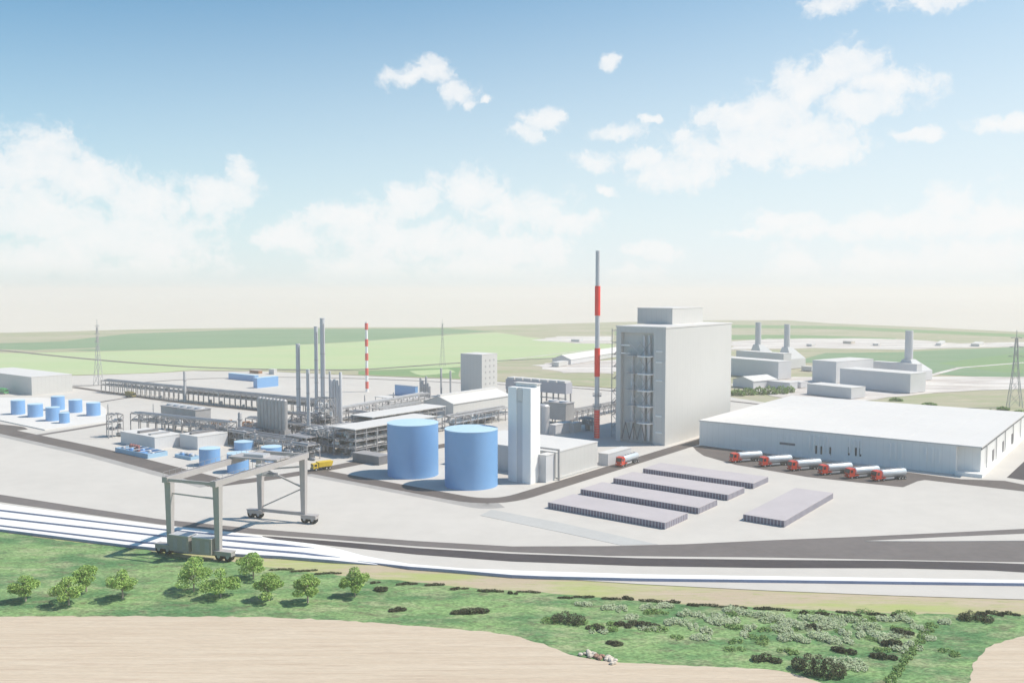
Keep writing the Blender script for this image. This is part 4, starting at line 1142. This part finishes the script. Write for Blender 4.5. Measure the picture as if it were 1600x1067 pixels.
# olive truck on the rack road, green lorry at the photo's left edge
def lorry(name, label, p, rz, body, L, cabm):
    t = thing(name, label, 'truck', p, abs_rot=rz)
    MB().box(-L/2,L/2-2.3,-1.25,1.25,1.0,3.3).build('cargo_body',body,t)
    cab = MB().box(L/2-2.1,L/2,-1.2,1.2,.7,2.8).build('cab',cabm,t)
    MB().box(L/2,L/2+.03,-1.05,1.05,1.7,2.6).build('windscreen','glass',cab)
    MB().box(-L/2,L/2-.3,-.5,.5,.7,1.0).build('chassis','steel_dark',t)
    for x in (L/2-1.0,-L/2+1.2,-L/2+2.6):
        for y in (-1.05,1.05): wheel(t,x,y)
ro_ = math.atan2(*(reversed((at(230,622)-at(160,612)).xy)))
lorry('covered_truck', 'olive covered truck on the road beside the long pipe rack', at(204,620.5), ro_, 'olive', 8, 'olive')
lorry('covered_truck', 'green truck at the left photo edge in front of the plain white hall', at(5,615), TH, 'green_paint', 9, 'green_paint')

# ================================================================== PYLONS
def pylon(label, u, vb, vt, base, th=.2):
    p = at(u, vb); H = zat(u, vt, p)
    t = thing('pylon', label, 'pylon', p, R(20), 'far lattice power pylons')
    w = base/2; k = [(0,w),(H*.35,w*.55),(H*.62,w*.28),(H*.9,w*.16)]
    m = MB(); q = ((-1,-1),(1,-1),(1,1),(-1,1))
    for (z0,w0),(z1,w1) in zip(k,k[1:]):
        for a,b in q: m.bar((a*w0,b*w0,z0),(a*w1,b*w1,z1),th)
    m.bar((0,0,H*.88),(0,0,H),th); m.build('leg_frame','pylon_grey',t)
    m = MB()
    for (z0,w0),(z1,w1) in zip(k,k[1:]):
        n = 2
        for i in range(n):
            za, zb2 = z0+(z1-z0)*i/n, z0+(z1-z0)*(i+1)/n; wa, wb = w0+(w1-w0)*i/n, w0+(w1-w0)*(i+1)/n
            for j in range(4):
                a,b = q[j]; c,d = q[(j+1)%4]
                m.bar((a*wa,b*wa,za),(c*wb,d*wb,zb2),th*.5).bar((c*wa,d*wa,za),(a*wb,b*wb,zb2),th*.5)
    m.build('bracing','pylon_grey',t)
    for z, l in ((H*.66,base*.62),(H*.78,base*.52),(H*.9,base*.42)):
        MB().bar((-l,0,z),(0,0,z+.9),th*.7).bar((l,0,z),(0,0,z+.9),th*.7).bar((-l,0,z),(l,0,z),th*.7).build('cross_arm','pylon_grey',t)
pylon('lattice pylon on the left beyond the plain white hall', 154, 602, 499, 4.4)
pylon('faint far lattice pylon left of the square block building', 691.5, 572, 499, 4, .13)
pylon('lattice pylon at the right photo edge behind the warehouse', 1585, 636, 516, 6.5, .26)

# ================================================================== VEGETATION
def crown(mb, rnd, blobs, leaves, size, upb=.5):
    """many small leaf faces spread through a few uneven clumps"""
    for (cx, cy, cz, rx, ry, rz) in blobs:
        for _ in range(leaves):
            while True:
                d = Vector((rnd.uniform(-1,1), rnd.uniform(-1,1), rnd.uniform(-1,1)))
                if .25 < d.length < 1: break
            d *= d.length**-.35
            c = Vector((cx+d.x*rx, cy+d.y*ry, cz+d.z*rz))
            n = Vector((rnd.gauss(0,1), rnd.gauss(0,1), rnd.gauss(upb,1))).normalized()
            x = n.orthogonal().normalized(); y = n.cross(x); a = rnd.uniform(0,6.28)
            e1 = (x*math.cos(a)+y*math.sin(a))*size*rnd.uniform(.6,1.3); e2 = (y*math.cos(a)-x*math.sin(a))*size*rnd.uniform(.4,.8)
            mb._add([c-e1, c+e2*.9, c+e1, c-e2], [(0,1,2,3)])
    return mb
def tree(name, label, loc, h, wd, seed, group):
    rnd = random.Random(seed)
    t = thing(name, label, 'tree', loc, rnd.uniform(0,6), group)
    tr = MB(); hz = h*.34
    tr.frustum(0,0,-.1,hz,.19,.13,9)
    bl = []
    for k in range(11):
        a = k*2.4+rnd.uniform(-.5,.5); rr = wd*rnd.uniform(.12,.40) if k else 0; zz = h*rnd.uniform(.40,.80) if k else h*.84
        x, y = rr*math.cos(a), rr*math.sin(a)
        zz -= rr*.25
        bl.append((x,y,zz,wd*rnd.uniform(.15,.24),wd*rnd.uniform(.15,.24),h*rnd.uniform(.10,.17)))
        tr.bar((0,0,hz*rnd.uniform(.75,1)),(x*.8,y*.8,zz),.06,n=6)
    tr.bar((0,0,hz),(0,0,h*.8),.09,n=6)
    tr.build('trunk','bark',t,True)
    crown(MB(), rnd, bl, 270, .21).build('crown','leaf',t)
    return t
gtre = 'young trees on the grass strip'
TL = ((40,939,897,44,'leftmost young leafy tree on the grass strip'),(107.6,945,898,46,'young leafy tree with another overlapping it just behind, second from the left'),(135,924,880,40,'young leafy tree half behind another, third from the left'),
 (191.7,935.5,888,44,'young leafy tree standing clear between the two left clumps, fourth from the left'),(303,924,867,52,'young leafy tree left of the near right crane bogie'),(345,933,887,50,'young leafy tree below the near right crane bogie'),
 (396,904,860,44,'young leafy tree highest on the strip beside the railway end'),(420,937.5,892,44,'young leafy tree in front of the highest one'),(481,941.5,893,44,'young leafy tree lower of the two at the right end'),(554.5,931,884,38,'rightmost young leafy tree on the grass strip'))
for i, (u, v, vt, w, lab) in enumerate(TL):
    p = at(u, v, -.05); tree('young_tree', lab, p, zat(u, vt, p)*1.0, w*dep(p)/FPX*1.12, 20+i, gtre)

def bush(name, label, u, v, wpx, hpx, mat, seed, group, leaves=150, size=.14, cat='bush', depth=.8, z=-.05):
    rnd = random.Random(seed)
    p = at(u, v, z); w = wpx*dep(p)/FPX; h = hpx*dep(p)/FPX
    t = thing(name, label, cat, p, abs_rot=math.atan2(-p.x, p.y)+rnd.uniform(-.15,.15), group=group)
    n = max(3, int(w/1.3)); bl = []
    for k in range(n):
        x = -w/2+(k+.5)*w/n+rnd.uniform(-.3,.3); e = 1-(2*x/w)**2*.6
        bl.append((x, rnd.uniform(-.4,.4)*depth, h*.4*e, w/n*.75, depth*rnd.uniform(.6,1), h*.62*e*rnd.uniform(.7,1.1)))
    m = crown(MB(), rnd, bl, leaves, size, 3.0 if 'pale' in mat else 1.3)
    m.build('foliage', mat, t)
    s_ = MB()
    for b_ in bl:
        s_.bar((b_[0]*.8,b_[1]*.5,-.1),(b_[0],b_[1],b_[2]),.035,n=5)
    s_.build('stem', 'bark', t)
    return t
gd = 'dark low bushes along the upper edge of the grass strip'
rnd = random.Random(9)
row = [(440,888,34,4),(475,890,36,4),(512,894,38,4),(586,909,12,5),(634,911,30,6),(679,912,26,6),(716,918,26,5),(767,922,40,6),(800,925,14,6),(826,923,34,4),
 (884,932,22,4),(914,931,30,5),(955,934,28,5),(980,934,18,8),(1020,938,36,6),(1050,939,22,6),(1083,944,18,6),(1117,945,40,6),(1150,947,30,5),(1193,950,24,7),(1216,950,36,5),
 (1256,957,12,8),(1289,958,30,6),(1328,957,34,6),(1369,958,24,6),(1400,962,12,10),(1535,958,16,8),(1553,957,22,9),(1578,958,24,8)]
for i, (u, v, w, h) in enumerate(row):
    bush('low_bush', 'dark low bush in the thin row along the upper edge of the grass strip', u, v+2, w, h*.75, 'leaf_shade', 100+i, gd, 170, .15, depth=.5)
single = [(597,922,20,8,'small dark arched bush below the start of the bush row'),(621,953,22,5,'short dark low bush alone on the open green, left one'),(735,957,58,9,'long dark low bush alone on the open green, right one'),
 (888,972,52,16,'wide dark arched bush on the green before the pale scrub begins'),(932,982,26,7,'small dark bush right of the wide arched one'),(972,977,24,6,'short dark bush in the middle of the scrub'),(1006,977,44,8,'dark bush with pale scrub on its right end'),
 (961,1006,26,5,'faint dark bush above the pale rubble heap'),(1196,1032,40,12,'dark bush near the pale field corner on the right'),(1280,1052,72,34,'largest dark round bush at the bottom right'),(1318,1018,34,9,'dark bush right above the largest round bush'),
 (1270,980,22,6,'small dark bush amid the pale scrub'),(1410,990,32,9,'small dark bush below the right end of the pale scrub'),(1395,1008,26,12,'dark hollow bush beside a pale clump on the right'),(1380,1027,34,9,'dark green patch bush left of the ditch hedge'),(1523,968,44,14,'dark green bush in front of the right end of the row')]
for i, (u, v, w, h, lab) in enumerate(single):
    bush('dark_bush', lab, u, v, w, h, 'leaf_shade', 200+i, None, 300 if w < 60 else 560, .18, depth=1.1 if h < 14 else 2.2)
gpale = 'pale scrub clumps on the right of the grass strip'
rb = random.Random(77)
pale = [(1211,968,40,9),(1237,974,44,10),(1268,966,36,9),(1240,998,46,10),(1285,996,42,10),(1330,969,40,10),(1356,979,40,10),(1379,993,38,10),(1411,966,28,9),(1320,1033,44,10),(1336,1042,36,9),
 (1058,971,34,9),(1074,958,30,8),(1012,979,30,6),(1016,947,26,6),(1041,944,26,6),(950,947,22,5),(1147,953,34,7),(1171,958,32,8),(1195,961,30,8),(1094,995,28,6),(936,985,24,5),(910,942,24,5),(1300,978,30,8),(1222,984,32,8),(1425,1008,24,7),(1404,1012,26,8)]
pale += [(rb.gauss(1290,75), rb.uniform(962,1000), rb.uniform(12,26), rb.uniform(4,8)) for _ in range(34)] + [(rb.uniform(960,1150), rb.uniform(948,985), rb.uniform(10,22), rb.uniform(3,6)) for _ in range(12)]
for i, (u, v, w, h) in enumerate(pale):
    bush('pale_shrub', 'pale whitish scrub clump on the right half of the grass strip', u, v+1, w, h*.8, 'leaf_pale', 300+i, gpale, 210, .17, depth=1.9)
# ditch hedge at the right
for i in range(15):
    f = i/14; u = 1456-(1456-1390)*f; v = 977+(1064-977)*f
    bush('ditch_bush', 'low dark green bush in the slanting line along the ditch at the bottom right', u, v, 13, 3.6, 'leaf_hedge', 400+i, 'bushes along the slanting ditch', 150, .15, depth=1.2)
gsc = 'low green scrub clumps on the grass strip'
for i in range(46):
    u = rb.uniform(830, 1500); v = rb.uniform(955, 1020)
    if u > 1440: v = rb.uniform(985, 1040)
    if u < 1050: v = rb.uniform(955, 985)
    bush('green_scrub', 'low green scrub clump on the right half of the grass strip', u, v, rb.uniform(12,30), rb.uniform(3,6.5), 'leaf_hedge', 600+i, gsc, 110, .15, depth=1.2)
# hedge beside the far station
for i, (u, v, w, h) in enumerate(((1152,617,22,10),(1168,616,22,13),(1186,615,20,12),(1204,615,22,14),(1221,614,20,12),(1234,612,14,10))):
    bush('hedge_bush', 'green bush of the hedge between the tall white block and the far station', u, v, w, h, 'leaf_hedge', 450+i, 'green hedge bushes right of the tall white block', 130, .5, depth=3.5, z=0)
for i, (u, v, w, h) in enumerate(((1452,634,22,6),(1545,646,26,7),(1568,640,16,6),(1592,648,24,9),(1400,626,18,5))):
    bush('hedge_bush', 'green bush on the rough ground behind the warehouse roof', u, v, w, h, 'leaf_hedge', 480+i, 'bushes on the rough ground behind the warehouse', 130, .5, depth=3.5, z=-.2)
# rubble heap
rh = thing('rubble_heap', 'pale rubble heap with brown middle at the field edge', 'rubble', at(937,1027,0))
rnd = random.Random(3)
for nm, mt, xs in (('stone','stone',(-2.9,-2.3,-1.7,-1.2,.9,1.4,1.9,2.5,-2.0,1.7,2.9)),('brown_stone','stone_dark',(-.5,0,.4))):
    for x in xs:
        m = MB()
        for _ in range(3):
            r = rnd.uniform(.25,.55); cx, cy, cz = x+rnd.uniform(-.3,.3), rnd.uniform(-1.1,1.1), r*.4
            o = len(m.v)
            m.lathe(cx,cy,[(r*.5,cz-r*.6),(r*rnd.uniform(.9,1.1),cz-r*.1),(r*.8,cz+r*.4),(r*.2,cz+r*.62)],7)
        m.build(nm, mt, rh)

# ================================================================== HAZE
hz = bpy.data.materials.new('haze'); hz.use_nodes = True
T = NT(hz.node_tree); T.n.clear()
o_ = T.add('ShaderNodeOutputMaterial'); pv = T.add('ShaderNodeVolumePrincipled')
pv.inputs['Color'].default_value = (0.97, 0.915, 0.86, 1)
pv.inputs['Density'].default_value = 0.00029
pv.inputs['Anisotropy'].default_value = 0.1
T.l.new(pv.outputs[0], o_.inputs['Volume'])
MATS['haze'] = hz
ho = MB().box(-32000,32000,-600,46000,-2.0,92).build('haze', 'haze'); ho['kind'] = 'stuff'
